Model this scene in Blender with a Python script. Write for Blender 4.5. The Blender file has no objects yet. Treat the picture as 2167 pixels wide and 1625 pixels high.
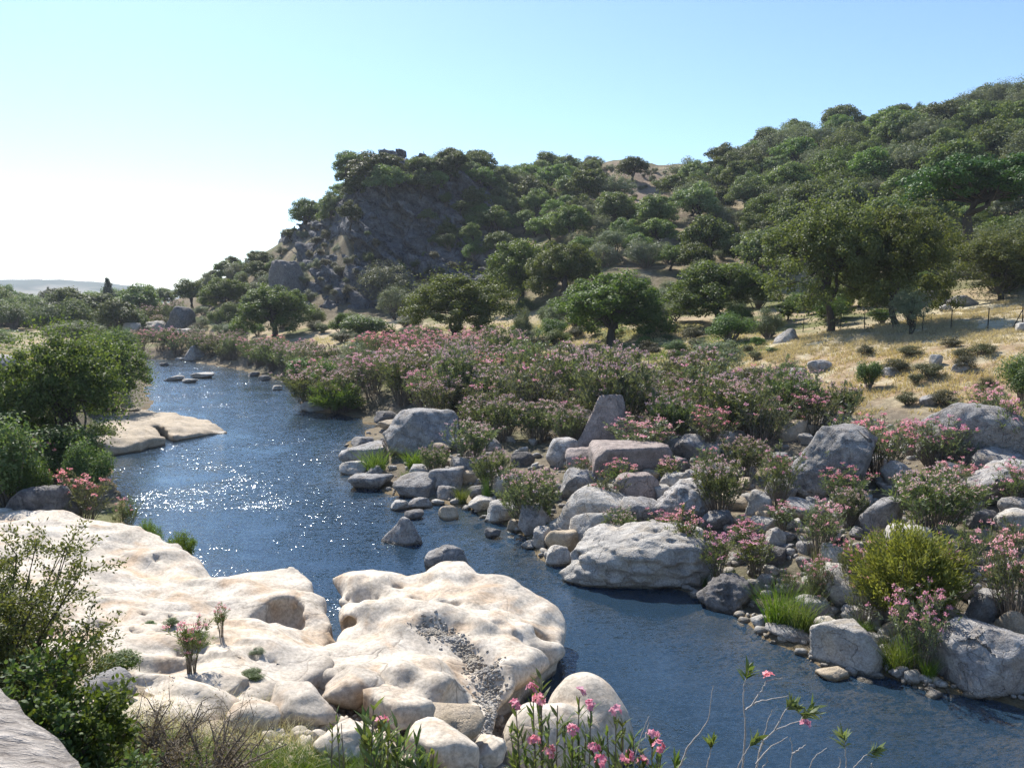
import bpy, math, random
import numpy as np
from mathutils import Vector, Matrix

# ------------------------------------------------------------------ camera, sky, sun, exposure
SC = bpy.context.scene
COL = SC.collection
CAMH = 7.0
FPX, CX, CY = 1700.0, 1083.5, 812.5
TH = math.atan(172.5 / FPX)
cam_data = bpy.data.cameras.new('camera')
cam = bpy.data.objects.new('camera', cam_data)
COL.objects.link(cam)
cam.location = (0, 0, CAMH)
cam.rotation_euler = (math.pi / 2 - TH, 0, 0)
cam_data.sensor_fit = 'HORIZONTAL'
cam_data.sensor_width = 36.0
cam_data.lens = 36.0 * FPX / 2167.0
cam_data.clip_start = 0.05
cam_data.clip_end = 12000
SC.camera = cam

SUN_AZ, SUN_EL = math.radians(-28), math.radians(46)
S = Vector((math.sin(SUN_AZ) * math.cos(SUN_EL), math.cos(SUN_AZ) * math.cos(SUN_EL), math.sin(SUN_EL)))
world = bpy.data.worlds.new('World')
SC.world = world
world.use_nodes = True
wn = world.node_tree.nodes
wl = world.node_tree.links
sky = wn.new('ShaderNodeTexSky')
sky.sky_type = 'NISHITA'
sky.sun_disc = False
sky.sun_elevation = SUN_EL
sky.sun_rotation = SUN_AZ
sky.altitude = 100
sky.air_density = 1.0
sky.dust_density = 0.35
sky.ozone_density = 5.0
wl.new(sky.outputs['Color'], wn['Background'].inputs['Color'])
wn['Background'].inputs['Strength'].default_value = 0.115
sun_data = bpy.data.lights.new('sun', 'SUN')
sun_data.energy = 5.0
sun_data.angle = math.radians(0.53)
sun_data.color = (1.0, 0.95, 0.87)
sun = bpy.data.objects.new('sun', sun_data)
COL.objects.link(sun)
sun.location = S * 100
sun.rotation_euler = S.to_track_quat('Z', 'Y').to_euler()
SC.view_settings.view_transform = 'Standard'
SC.view_settings.look = 'None'
SC.view_settings.exposure = 0.8
SC.view_settings.gamma = 1.0
SC.view_settings.use_curve_mapping = False
SC.render.engine = 'CYCLES'
SC.cycles.use_denoising = True
SC.cycles.denoising_prefilter = 'NONE'
SC.cycles.max_bounces = 6
SC.cycles.diffuse_bounces = 3
SC.cycles.glossy_bounces = 3
SC.cycles.transmission_bounces = 3
SC.cycles.volume_bounces = 0
SC.cycles.transparent_max_bounces = 8
SC.cycles.sample_clamp_direct = 0
SC.cycles.sample_clamp_indirect = 4
SC.cycles.use_adaptive_sampling = True
SC.cycles.adaptive_threshold = 0.012

# ------------------------------------------------------------------ numeric helpers
def ray(px, py):
    """slopes of the view ray through a photograph pixel, per metre of depth"""
    u = (px - CX) / FPX
    v = (CY - py) / FPX
    fy = math.cos(TH) + v * math.sin(TH)
    return u / fy, (-math.sin(TH) + v * math.cos(TH)) / fy

def P(px, py, Y):
    a, b = ray(px, py)
    return np.array((a * Y, Y, CAMH + b * Y))

def W(px, py, z=0.0):
    a, b = ray(px, py)
    Y = (z - CAMH) / b
    return np.array((a * Y, Y, z))

def pxw(n, Y):
    return n / FPX * Y

def _h(ix, iy, iz, seed):
    n = (ix.astype(np.int64) * 374761393 + iy.astype(np.int64) * 668265263 + iz.astype(np.int64) * 1440662683 + seed * 974634777) & 0xFFFFFFFF
    n = ((n ^ (n >> 13)) * 1274126177) & 0xFFFFFFFF
    n = (n ^ (n >> 16)) & 0xFFFFFFFF
    return n.astype(np.float64) / 4294967295.0

def noise3(x, y, z, seed=0):
    """value noise in -1..1"""
    x, y, z = np.broadcast_arrays(np.asarray(x, float), np.asarray(y, float), np.asarray(z, float))
    ix, iy, iz = np.floor(x), np.floor(y), np.floor(z)
    fx, fy, fz = x - ix, y - iy, z - iz
    fx = fx * fx * fx * (fx * (fx * 6 - 15) + 10)
    fy = fy * fy * fy * (fy * (fy * 6 - 15) + 10)
    fz = fz * fz * fz * (fz * (fz * 6 - 15) + 10)
    r = 0
    for a in (0, 1):
        for b in (0, 1):
            for c in (0, 1):
                w = (fx if a else 1 - fx) * (fy if b else 1 - fy) * (fz if c else 1 - fz)
                r = r + w * _h(ix + a, iy + b, iz + c, seed)
    return r * 2 - 1

def fbm(x, y, z, oct=4, seed=0, gain=0.5):
    r, a, f, n = 0, 1.0, 1.0, 0
    for k in range(oct):
        r = r + a * noise3(x * f + 17.3 * k, y * f - 9.1 * k, z * f + 4.7 * k, seed + k)
        n += a
        a *= gain
        f *= 2.03
    return r / n

def worley(x, y, z, seed=0):
    """distance to nearest and second nearest feature point, and a cell value"""
    ix, iy, iz = np.floor(x), np.floor(y), np.floor(z)
    d1 = np.full(np.shape(x), 9.0)
    d2 = np.full(np.shape(x), 9.0)
    cv = np.zeros(np.shape(x))
    for a in (-1, 0, 1):
        for b in (-1, 0, 1):
            for c in (-1, 0, 1):
                jx, jy, jz = ix + a, iy + b, iz + c
                dx = jx + _h(jx, jy, jz, seed + 1) - x
                dy = jy + _h(jx, jy, jz, seed + 2) - y
                dz = jz + _h(jx, jy, jz, seed + 3) - z
                d = dx * dx + dy * dy + dz * dz
                near = d < d1
                d2 = np.where(near, d1, np.minimum(d2, d))
                cv = np.where(near, _h(jx, jy, jz, seed + 4), cv)
                d1 = np.where(near, d, d1)
    return np.sqrt(d1), np.sqrt(d2), cv

def sstep(a, b, x):
    t = np.clip((x - a) / (b - a), 0, 1)
    return t * t * (3 - 2 * t)

def poly_sd(x, y, poly):
    """signed distance to a polygon, negative inside"""
    x = np.asarray(x, float)
    y = np.asarray(y, float)
    d = np.full(x.shape, 1e18)
    inside = np.zeros(x.shape, bool)
    n = len(poly)
    for i in range(n):
        ax, ay = poly[i]
        bx, by = poly[(i + 1) % n]
        ex, ey = bx - ax, by - ay
        wx, wy = x - ax, y - ay
        t = np.clip((wx * ex + wy * ey) / (ex * ex + ey * ey + 1e-12), 0, 1)
        d = np.minimum(d, (wx - ex * t) ** 2 + (wy - ey * t) ** 2)
        c = (ay > y) != (by > y)
        with np.errstate(divide='ignore', invalid='ignore'):
            xi = (bx - ax) * (y - ay) / (by - ay + 1e-18) + ax
        inside ^= c & (x < xi)
    d = np.sqrt(d)
    return np.where(inside, -d, d)

def smin(a, b, k):
    h = np.clip(0.5 + 0.5 * (b - a) / k, 0, 1)
    return b * (1 - h) + a * h - k * h * (1 - h)

def smax(a, b, k):
    return -smin(-a, -b, k)

# ------------------------------------------------------------------ mesh and object helpers
def mesh(name, V, F, mat, smooth=True, tint=None, col=None, auto=None):
    V = np.ascontiguousarray(V, dtype=np.float32)
    F = np.ascontiguousarray(F, dtype=np.int32)
    me = bpy.data.meshes.new(name)
    k = F.shape[1]
    me.vertices.add(len(V))
    me.vertices.foreach_set('co', V.ravel())
    me.loops.add(F.size)
    me.loops.foreach_set('vertex_index', F.ravel())
    me.polygons.add(len(F))
    me.polygons.foreach_set('loop_start', np.arange(0, F.size, k, dtype=np.int32))
    me.polygons.foreach_set('loop_total', np.full(len(F), k, dtype=np.int32))
    me.polygons.foreach_set('use_smooth', np.full(len(F), smooth, dtype=bool))
    me.update(calc_edges=True)
    if tint is not None:
        a = me.attributes.new('tint', 'FLOAT', 'POINT')
        a.data.foreach_set('value', np.ascontiguousarray(tint, dtype=np.float32))
    if col is not None:
        a = me.attributes.new('col', 'FLOAT_COLOR', 'POINT')
        c4 = np.ones((len(V), 4), np.float32)
        c4[:, :3] = col
        a.data.foreach_set('color', c4.ravel())
    me.materials.append(mat)
    return me

def obj(name, data, parent=None, loc=None, rotz=0.0, scale=None):
    o = bpy.data.objects.new(name, data)
    COL.objects.link(o)
    if parent is not None:
        o.parent = parent
    if loc is not None:
        o.location = [float(v) for v in loc]
    if rotz:
        o.rotation_euler = (0, 0, rotz)
    if scale is not None:
        o.scale = [float(v) for v in scale] if hasattr(scale, '__len__') else (scale,) * 3
    return o

def tag(o, label=None, cat=None, group=None, kind=None):
    if label:
        o['label'] = label
    if cat:
        o['category'] = cat
    if group:
        o['group'] = group
    if kind:
        o['kind'] = kind
    return o

class MB:
    """collects quads"""
    def __init__(s):
        s.V, s.F, s.T, s.n = [], [], [], 0
    def add(s, V, F, t=0.5):
        V = np.asarray(V, float)
        s.V.append(V)
        s.F.append(np.asarray(F, int) + s.n)
        s.T.append(np.full(len(V), t) if np.isscalar(t) else np.asarray(t, float))
        s.n += len(V)
    def tube(s, pts, rad, sides=6, t=0.5):
        pts = np.asarray(pts, float)
        m = len(pts)
        rad = np.broadcast_to(np.asarray(rad, float), (m,))
        d = np.gradient(pts, axis=0)
        d /= np.linalg.norm(d, axis=1, keepdims=True) + 1e-9
        ref = np.array((0.31, 0.95, 0.05)) if abs(d[0, 2]) > 0.7 else np.array((0, 0, 1.0))
        a = np.cross(d, ref)
        a /= np.linalg.norm(a, axis=1, keepdims=True) + 1e-9
        b = np.cross(d, a)
        th = np.arange(sides) / sides * 2 * math.pi
        ring = pts[:, None, :] + rad[:, None, None] * (np.cos(th)[None, :, None] * a[:, None, :] + np.sin(th)[None, :, None] * b[:, None, :])
        V = ring.reshape(-1, 3)
        i = np.arange(m - 1)[:, None] * sides
        j = np.arange(sides)[None, :]
        F = np.stack([i + j, i + (j + 1) % sides, i + sides + (j + 1) % sides, i + sides + j], -1).reshape(-1, 4)
        s.add(V, F, t)
    def leaves(s, C, D, N, L, Wd, t, fold=0.0):
        """one rhombic leaf per row: base C, axis D, normal N"""
        C = np.asarray(C, float)
        n = len(C)
        D = D / (np.linalg.norm(D, axis=1, keepdims=True) + 1e-9)
        sd = np.cross(D, N)
        sd /= np.linalg.norm(sd, axis=1, keepdims=True) + 1e-9
        nn = np.cross(sd, D)
        L = np.broadcast_to(np.asarray(L, float), (n,))[:, None]
        Wd = np.broadcast_to(np.asarray(Wd, float), (n,))[:, None]
        mid = C + D * L * 0.45 + nn * (L * fold)
        V = np.stack([C, mid + sd * Wd / 2, C + D * L, mid - sd * Wd / 2], 1).reshape(-1, 3)
        F = np.arange(4 * n).reshape(-1, 4)
        s.add(V, F, np.repeat(np.broadcast_to(np.asarray(t, float), (n,)), 4))
    def build(s, name, mat, smooth=True):
        return mesh(name, np.concatenate(s.V), np.concatenate(s.F), mat, smooth, tint=np.concatenate(s.T))

def rvec(rng, n):
    v = rng.normal(size=(n, 3))
    return v / (np.linalg.norm(v, axis=1, keepdims=True) + 1e-9)

def surface_nets(f, org, h):
    """zero surface of a sampled field (negative inside) as quads"""
    nx, ny, nz = f.shape
    neg = f < 0
    cells = np.zeros((nx - 1, ny - 1, nz - 1), np.int8)
    for a in (0, 1):
        for b in (0, 1):
            for c in (0, 1):
                cells += neg[a:nx - 1 + a, b:ny - 1 + b, c:nz - 1 + c]
    act = (cells > 0) & (cells < 8)
    ci, cj, ck = np.nonzero(act)
    idx = np.full(act.shape, -1, np.int64)
    idx[ci, cj, ck] = np.arange(len(ci))
    acc = np.zeros((len(ci), 3))
    cnt = np.zeros(len(ci))
    corners = [(a, b, c) for a in (0, 1) for b in (0, 1) for c in (0, 1)]
    for p in range(8):
        for q in range(p + 1, 8):
            A, B = np.array(corners[p]), np.array(corners[q])
            if np.abs(A - B).sum() != 1:
                continue
            fa = f[ci + A[0], cj + A[1], ck + A[2]]
            fb = f[ci + B[0], cj + B[1], ck + B[2]]
            m = (fa < 0) != (fb < 0)
            t = np.where(m, fa / np.where(m, fa - fb, 1), 0)
            acc += m[:, None] * (A[None, :] + t[:, None] * (B - A)[None, :])
            cnt += m
    V = np.stack([ci, cj, ck], 1) + acc / cnt[:, None]
    V = np.array(org) + V * h
    Q = []
    for ax in range(3):
        sl0 = [slice(None)] * 3
        sl1 = [slice(None)] * 3
        sl0[ax] = slice(0, -1)
        sl1[ax] = slice(1, None)
        n0, n1 = neg[tuple(sl0)], neg[tuple(sl1)]
        I = np.stack(np.nonzero(n0 != n1), 1)
        o1, o2 = [(1, 2), (2, 0), (0, 1)][ax]
        ok = (I[:, o1] > 0) & (I[:, o2] > 0) & (I[:, o1] < f.shape[o1] - 1) & (I[:, o2] < f.shape[o2] - 1)
        I = I[ok]
        flip = n0[I[:, 0], I[:, 1], I[:, 2]]
        def g(da, db):
            J = I.copy()
            J[:, o1] -= da
            J[:, o2] -= db
            return idx[J[:, 0], J[:, 1], J[:, 2]]
        q = np.stack([g(1, 1), g(0, 1), g(0, 0), g(1, 0)], 1)
        q = np.where(flip[:, None], q, q[:, ::-1])
        Q.append(q)
    return V, np.concatenate(Q)

def keep_largest(V, F):
    lab = np.arange(len(V))
    while True:
        m = lab[F].min(1)
        new = lab.copy()
        for k in range(F.shape[1]):
            np.minimum.at(new, F[:, k], m)
        new = new[new]
        if (new == lab).all():
            break
        lab = new
    big = np.bincount(lab).argmax()
    return V, F[(lab[F] == big).all(1)]

# ------------------------------------------------------------------ materials
def nodes_of(name):
    m = bpy.data.materials.new(name)
    m.use_nodes = True
    nt = m.node_tree
    nt.nodes.clear()
    out = nt.nodes.new('ShaderNodeOutputMaterial')
    return m, nt, nt.nodes, nt.links, out

def math_node(nt, op, a, b=None):
    n = nt.nodes.new('ShaderNodeMath')
    n.operation = op
    for i, v in enumerate((a, b)):
        if v is None:
            continue
        if isinstance(v, (int, float)):
            n.inputs[i].default_value = v
        else:
            nt.links.new(v, n.inputs[i])
    return n.outputs[0]

def mixc(nt, fac, a, b, mode='MIX'):
    n = nt.nodes.new('ShaderNodeMix')
    n.data_type = 'RGBA'
    n.blend_type = mode
    for sock, v in ((n.inputs[0], fac), (n.inputs[6], a), (n.inputs[7], b)):
        if isinstance(v, (int, float)):
            sock.default_value = v
        elif isinstance(v, (tuple, list)):
            sock.default_value = (*v, 1) if len(v) == 3 else v
        else:
            nt.links.new(v, sock)
    return n.outputs[2]

def ramp(nt, fac, stops):
    n = nt.nodes.new('ShaderNodeValToRGB')
    e = n.color_ramp.elements
    while len(e) < len(stops):
        e.new(0.5)
    for el, (p, c) in zip(e, stops):
        el.position = p
        el.color = (*c, 1) if len(c) == 3 else c
    nt.links.new(fac, n.inputs[0])
    return n.outputs[0]

def noise_node(nt, scale, detail=4, rough=0.55, vec=None, dist=0.0):
    n = nt.nodes.new('ShaderNodeTexNoise')
    n.inputs['Scale'].default_value = scale
    n.inputs['Detail'].default_value = detail
    n.inputs['Roughness'].default_value = rough
    n.inputs['Distortion'].default_value = dist
    if vec is not None:
        nt.links.new(vec, n.inputs['Vector'])
    return n.outputs['Fac']

def leaf_mat(name, c1, c2, trans=0.4, var=0.16, rough=0.55, spec=0.3):
    """c1 and c2: leaf colours from one leaf to another, plus variation from plant to plant"""
    m, nt, N, L, out = nodes_of(name)
    at = N.new('ShaderNodeAttribute')
    at.attribute_name = 'tint'
    oi = N.new('ShaderNodeObjectInfo')
    c = mixc(nt, at.outputs['Fac'], c1, c2)
    hsv = N.new('ShaderNodeHueSaturation')
    L.new(c, hsv.inputs['Color'])
    L.new(math_node(nt, 'ADD', math_node(nt, 'MULTIPLY', oi.outputs['Random'], 0.05), 0.478), hsv.inputs['Hue'])
    L.new(math_node(nt, 'ADD', math_node(nt, 'MULTIPLY', oi.outputs['Random'], 2 * var), 1 - var), hsv.inputs['Value'])
    r2 = math_node(nt, 'FRACT', math_node(nt, 'MULTIPLY', oi.outputs['Random'], 7.31))
    L.new(math_node(nt, 'ADD', math_node(nt, 'MULTIPLY', r2, 0.3), 0.82), hsv.inputs['Saturation'])
    b = N.new('ShaderNodeBsdfPrincipled')
    L.new(hsv.outputs[0], b.inputs['Base Color'])
    b.inputs['Roughness'].default_value = rough
    b.inputs['Specular IOR Level'].default_value = spec
    t = N.new('ShaderNodeBsdfTranslucent')
    L.new(mixc(nt, 1.0, hsv.outputs[0], (1.1, 0.9, 0.95) if 'petal' in name else (1.25, 1.2, 0.6), 'MULTIPLY'), t.inputs['Color'])
    mx = N.new('ShaderNodeMixShader')
    mx.inputs[0].default_value = trans
    L.new(b.outputs[0], mx.inputs[1])
    L.new(t.outputs[0], mx.inputs[2])
    L.new(mx.outputs[0], out.inputs['Surface'])
    return m

def plain_mat(name, c1, c2, scale=8.0, rough=0.85, bump=0.3, stretch=(1, 1, 1), dist=0.02):
    m, nt, N, L, out = nodes_of(name)
    tc = N.new('ShaderNodeTexCoord')
    mp = N.new('ShaderNodeMapping')
    mp.inputs['Scale'].default_value = stretch
    L.new(tc.outputs['Object'], mp.inputs[0])
    f = noise_node(nt, scale, 6, 0.6, mp.outputs[0])
    c = ramp(nt, f, [(0.3, c1), (0.7, c2)])
    b = N.new('ShaderNodeBsdfPrincipled')
    L.new(c, b.inputs['Base Color'])
    b.inputs['Roughness'].default_value = rough
    b.inputs['Specular IOR Level'].default_value = 0.2
    bp = N.new('ShaderNodeBump')
    bp.inputs['Strength'].default_value = bump
    bp.inputs['Distance'].default_value = dist
    L.new(f, bp.inputs['Height'])
    L.new(bp.outputs[0], b.inputs['Normal'])
    L.new(b.outputs[0], out.inputs['Surface'])
    return m

def rock_mat(name, base, dark, stain, stain_amt=0.35, s=1.0, bump=0.6, veins=False, dist=0.05, objvar=0.25, crack=0.5):
    """weathered stone in world coordinates: broad colour patches, stains, speckle, pits and cracks"""
    m, nt, N, L, out = nodes_of(name)
    g = N.new('ShaderNodeNewGeometry')
    pos = g.outputs['Position']
    big = noise_node(nt, 0.7 * s, 4, 0.6, pos, 0.6)
    mid = noise_node(nt, 3.0 * s, 7, 0.65, pos, 0.3)
    fine = noise_node(nt, 22 * s, 6, 0.7, pos)
    st = noise_node(nt, 1.3 * s, 3, 0.5, pos, 1.5)
    c = mixc(nt, ramp(nt, mid, [(0.35, (1, 1, 1)), (0.66, (0, 0, 0))]), base, dark)
    c = mixc(nt, math_node(nt, 'MULTIPLY', ramp(nt, st, [(0.5, (0, 0, 0)), (0.68, (1, 1, 1))]), stain_amt), c, stain)
    c = mixc(nt, 0.65, c, ramp(nt, fine, [(0.32, (0.38, 0.38, 0.38)), (0.62, (1.2, 1.2, 1.2))]), 'MULTIPLY')
    c = mixc(nt, 0.7, c, ramp(nt, big, [(0.3, (0.72, 0.72, 0.74)), (0.7, (1.15, 1.13, 1.1))]), 'MULTIPLY')
    oi = N.new('ShaderNodeObjectInfo')
    v = math_node(nt, 'ADD', math_node(nt, 'MULTIPLY', oi.outputs['Random'], 2 * objvar), 1 - objvar)
    hsv = N.new('ShaderNodeHueSaturation')
    L.new(c, hsv.inputs['Color'])
    L.new(v, hsv.inputs['Value'])
    vo = N.new('ShaderNodeTexVoronoi')
    vo.feature = 'DISTANCE_TO_EDGE'
    vo.inputs['Scale'].default_value = 1.1 * s
    wp = N.new('ShaderNodeVectorMath')
    wp.operation = 'ADD'
    nz = N.new('ShaderNodeTexNoise')
    nz.inputs['Scale'].default_value = 1.7 * s
    nz.inputs['Detail'].default_value = 4
    L.new(pos, nz.inputs['Vector'])
    L.new(pos, wp.inputs[0])
    L.new(nz.outputs['Color'], wp.inputs[1])
    L.new(wp.outputs[0], vo.inputs['Vector'])
    cr = ramp(nt, vo.outputs['Distance'], [(0.0, (0, 0, 0)), (0.025, (1, 1, 1))])
    # dark brown lines along the cracks, here and there, and a wet band at the waterline
    lines = ramp(nt, vo.outputs['Distance'], [(0.0, (1, 1, 1)), (0.014, (0, 0, 0))])
    some = ramp(nt, noise_node(nt, 0.9 * s, 3, 0.5, pos, 0.8), [(0.48, (0, 0, 0)), (0.6, (1, 1, 1))])
    cc = mixc(nt, math_node(nt, 'MULTIPLY', math_node(nt, 'MULTIPLY', lines, some), 0.6), hsv.outputs[0], (0.09, 0.07, 0.05))
    sx = N.new('ShaderNodeSeparateXYZ')
    L.new(pos, sx.inputs[0])
    zz = math_node(nt, 'ADD', sx.outputs['Z'], math_node(nt, 'MULTIPLY', mid, -0.10))
    wet = N.new('ShaderNodeMapRange')
    wet.inputs['From Min'].default_value = 0.06
    wet.inputs['From Max'].default_value = -0.01
    L.new(zz, wet.inputs['Value'])
    cc = mixc(nt, wet.outputs[0], cc, mixc(nt, 1.0, cc, (0.36, 0.33, 0.28), 'MULTIPLY'))
    rg = math_node(nt, 'SUBTRACT', 0.82, math_node(nt, 'MULTIPLY', wet.outputs[0], 0.45))
    hgt = math_node(nt, 'ADD', math_node(nt, 'MULTIPLY', mid, 1.0), math_node(nt, 'MULTIPLY', fine, 0.35))
    hgt = math_node(nt, 'ADD', hgt, math_node(nt, 'MULTIPLY', cr, crack * 0.5))
    b = N.new('ShaderNodeBsdfPrincipled')
    L.new(cc, b.inputs['Base Color'])
    L.new(rg, b.inputs['Roughness'])
    b.inputs['Specular IOR Level'].default_value = 0.25
    bp = N.new('ShaderNodeBump')
    bp.inputs['Strength'].default_value = bump
    bp.inputs['Distance'].default_value = dist
    L.new(hgt, bp.inputs['Height'])
    L.new(bp.outputs[0], b.inputs['Normal'])
    L.new(b.outputs[0], out.inputs['Surface'])
    return m

M = {}
M['oak'] = leaf_mat('oak_leaves', (0.055, 0.088, 0.022), (0.15, 0.185, 0.055), 0.5)
M['oak_far'] = leaf_mat('hill_oak_leaves', (0.06, 0.10, 0.028), (0.18, 0.22, 0.075), 0.42, var=0.42)
M['olive'] = leaf_mat('olive_leaves', (0.10, 0.125, 0.075), (0.19, 0.22, 0.14), 0.35, var=0.2)
M['bright'] = leaf_mat('bright_green_leaves', (0.055, 0.105, 0.02), (0.11, 0.17, 0.035), 0.45, var=0.15)
M['willow'] = leaf_mat('willow_leaves', (0.055, 0.10, 0.03), (0.15, 0.20, 0.065), 0.48, var=0.15)
M['conifer'] = leaf_mat('conifer_needles', (0.018, 0.035, 0.018), (0.04, 0.065, 0.035), 0.2)
M['pine'] = leaf_mat('pine_needles', (0.035, 0.075, 0.02), (0.085, 0.145, 0.04), 0.3)
M['oleander'] = leaf_mat('oleander_leaves', (0.085, 0.115, 0.055), (0.18, 0.205, 0.11), 0.4, var=0.22, rough=0.45, spec=0.4)
M['oleander_fg'] = leaf_mat('near_oleander_leaves', (0.075, 0.115, 0.035), (0.17, 0.215, 0.075), 0.42, var=0.1, rough=0.45, spec=0.35)
M['tamarisk'] = leaf_mat('tamarisk_foliage', (0.13, 0.165, 0.035), (0.25, 0.285, 0.085), 0.4, var=0.1)
M['sedge'] = leaf_mat('sedge_blades', (0.07, 0.13, 0.02), (0.17, 0.22, 0.05), 0.4, var=0.2)
M['scrub'] = leaf_mat('dark_scrub', (0.06, 0.062, 0.03), (0.13, 0.125, 0.065), 0.3, var=0.25)
M['drygrass'] = leaf_mat('dry_grass_blades', (0.34, 0.275, 0.16), (0.58, 0.50, 0.33), 0.35, var=0.15, spec=0.1)
M['pink'] = leaf_mat('pink_petals', (0.64, 0.24, 0.32), (0.84, 0.52, 0.56), 0.42, var=0.1, spec=0.1)
M['palepink'] = leaf_mat('faded_pink_petals', (0.43, 0.29, 0.305), (0.61, 0.48, 0.475), 0.4, var=0.22, spec=0.1)
M['near_olive'] = leaf_mat('near_olive_leaves', (0.075, 0.10, 0.025), (0.17, 0.19, 0.06), 0.4, var=0.08)
M['near_green'] = leaf_mat('near_green_leaves', (0.05, 0.085, 0.022), (0.135, 0.175, 0.05), 0.42, var=0.1, rough=0.55, spec=0.25)
M['near_dry'] = leaf_mat('near_dry_leaves', (0.16, 0.12, 0.075), (0.30, 0.25, 0.16), 0.3, var=0.1)
M['bark'] = plain_mat('oak_bark', (0.035, 0.028, 0.022), (0.10, 0.085, 0.07), 9, stretch=(1, 1, 0.3))
M['stem'] = plain_mat('woody_stem', (0.10, 0.08, 0.06), (0.22, 0.19, 0.155), 20)
M['twig'] = plain_mat('bare_grey_twig', (0.26, 0.24, 0.22), (0.46, 0.43, 0.40), 30)
M['white_rock'] = rock_mat('pale_waterworn_rock', (0.60, 0.54, 0.455), (0.46, 0.40, 0.32), (0.44, 0.29, 0.165), 0.65, 0.6, bump=0.45, dist=0.06, objvar=0.04, crack=0.4)
M['grey_rock'] = rock_mat('grey_boulder_stone', (0.49, 0.47, 0.445), (0.21, 0.20, 0.195), (0.37, 0.31, 0.24), 0.5, 1.3, bump=1.0, dist=0.12, objvar=0.2)
M['pale_grey'] = rock_mat('pale_grey_boulder_stone', (0.58, 0.55, 0.50), (0.34, 0.32, 0.29), (0.44, 0.36, 0.25), 0.5, 1.2, bump=0.9, dist=0.11, objvar=0.12)
M['pink_rock'] = rock_mat('pinkish_boulder_stone', (0.46, 0.38, 0.34), (0.27, 0.22, 0.195), (0.30, 0.28, 0.26), 0.4, 1.2, bump=0.9, dist=0.09, objvar=0.08)
M['dark_rock'] = rock_mat('dark_pitted_stone', (0.22, 0.205, 0.20), (0.10, 0.095, 0.09), (0.33, 0.31, 0.28), 0.5, 2.0, bump=1.0, dist=0.08, objvar=0.15)
M['tan_rock'] = rock_mat('tan_stone', (0.50, 0.41, 0.30), (0.33, 0.27, 0.19), (0.45, 0.40, 0.34), 0.4, 1.4, bump=0.7, dist=0.05, objvar=0.1)
M['cliff'] = rock_mat('cliff_stone', (0.23, 0.235, 0.255), (0.075, 0.077, 0.088), (0.17, 0.165, 0.13), 0.4, 0.3, bump=1.0, dist=0.8, objvar=0.0, crack=1.0)
M['parapet'] = plain_mat('weathered_parapet_stone', (0.17, 0.145, 0.125), (0.52, 0.47, 0.42), 9.0, bump=1.0, stretch=(1.0, 3.5, 3.0), dist=0.06)
M['post'] = plain_mat('dark_fence_post', (0.03, 0.026, 0.022), (0.08, 0.065, 0.05), 20)
M['wire'] = plain_mat('fence_wire', (0.2, 0.2, 0.2), (0.3, 0.3, 0.3), 20)

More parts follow.
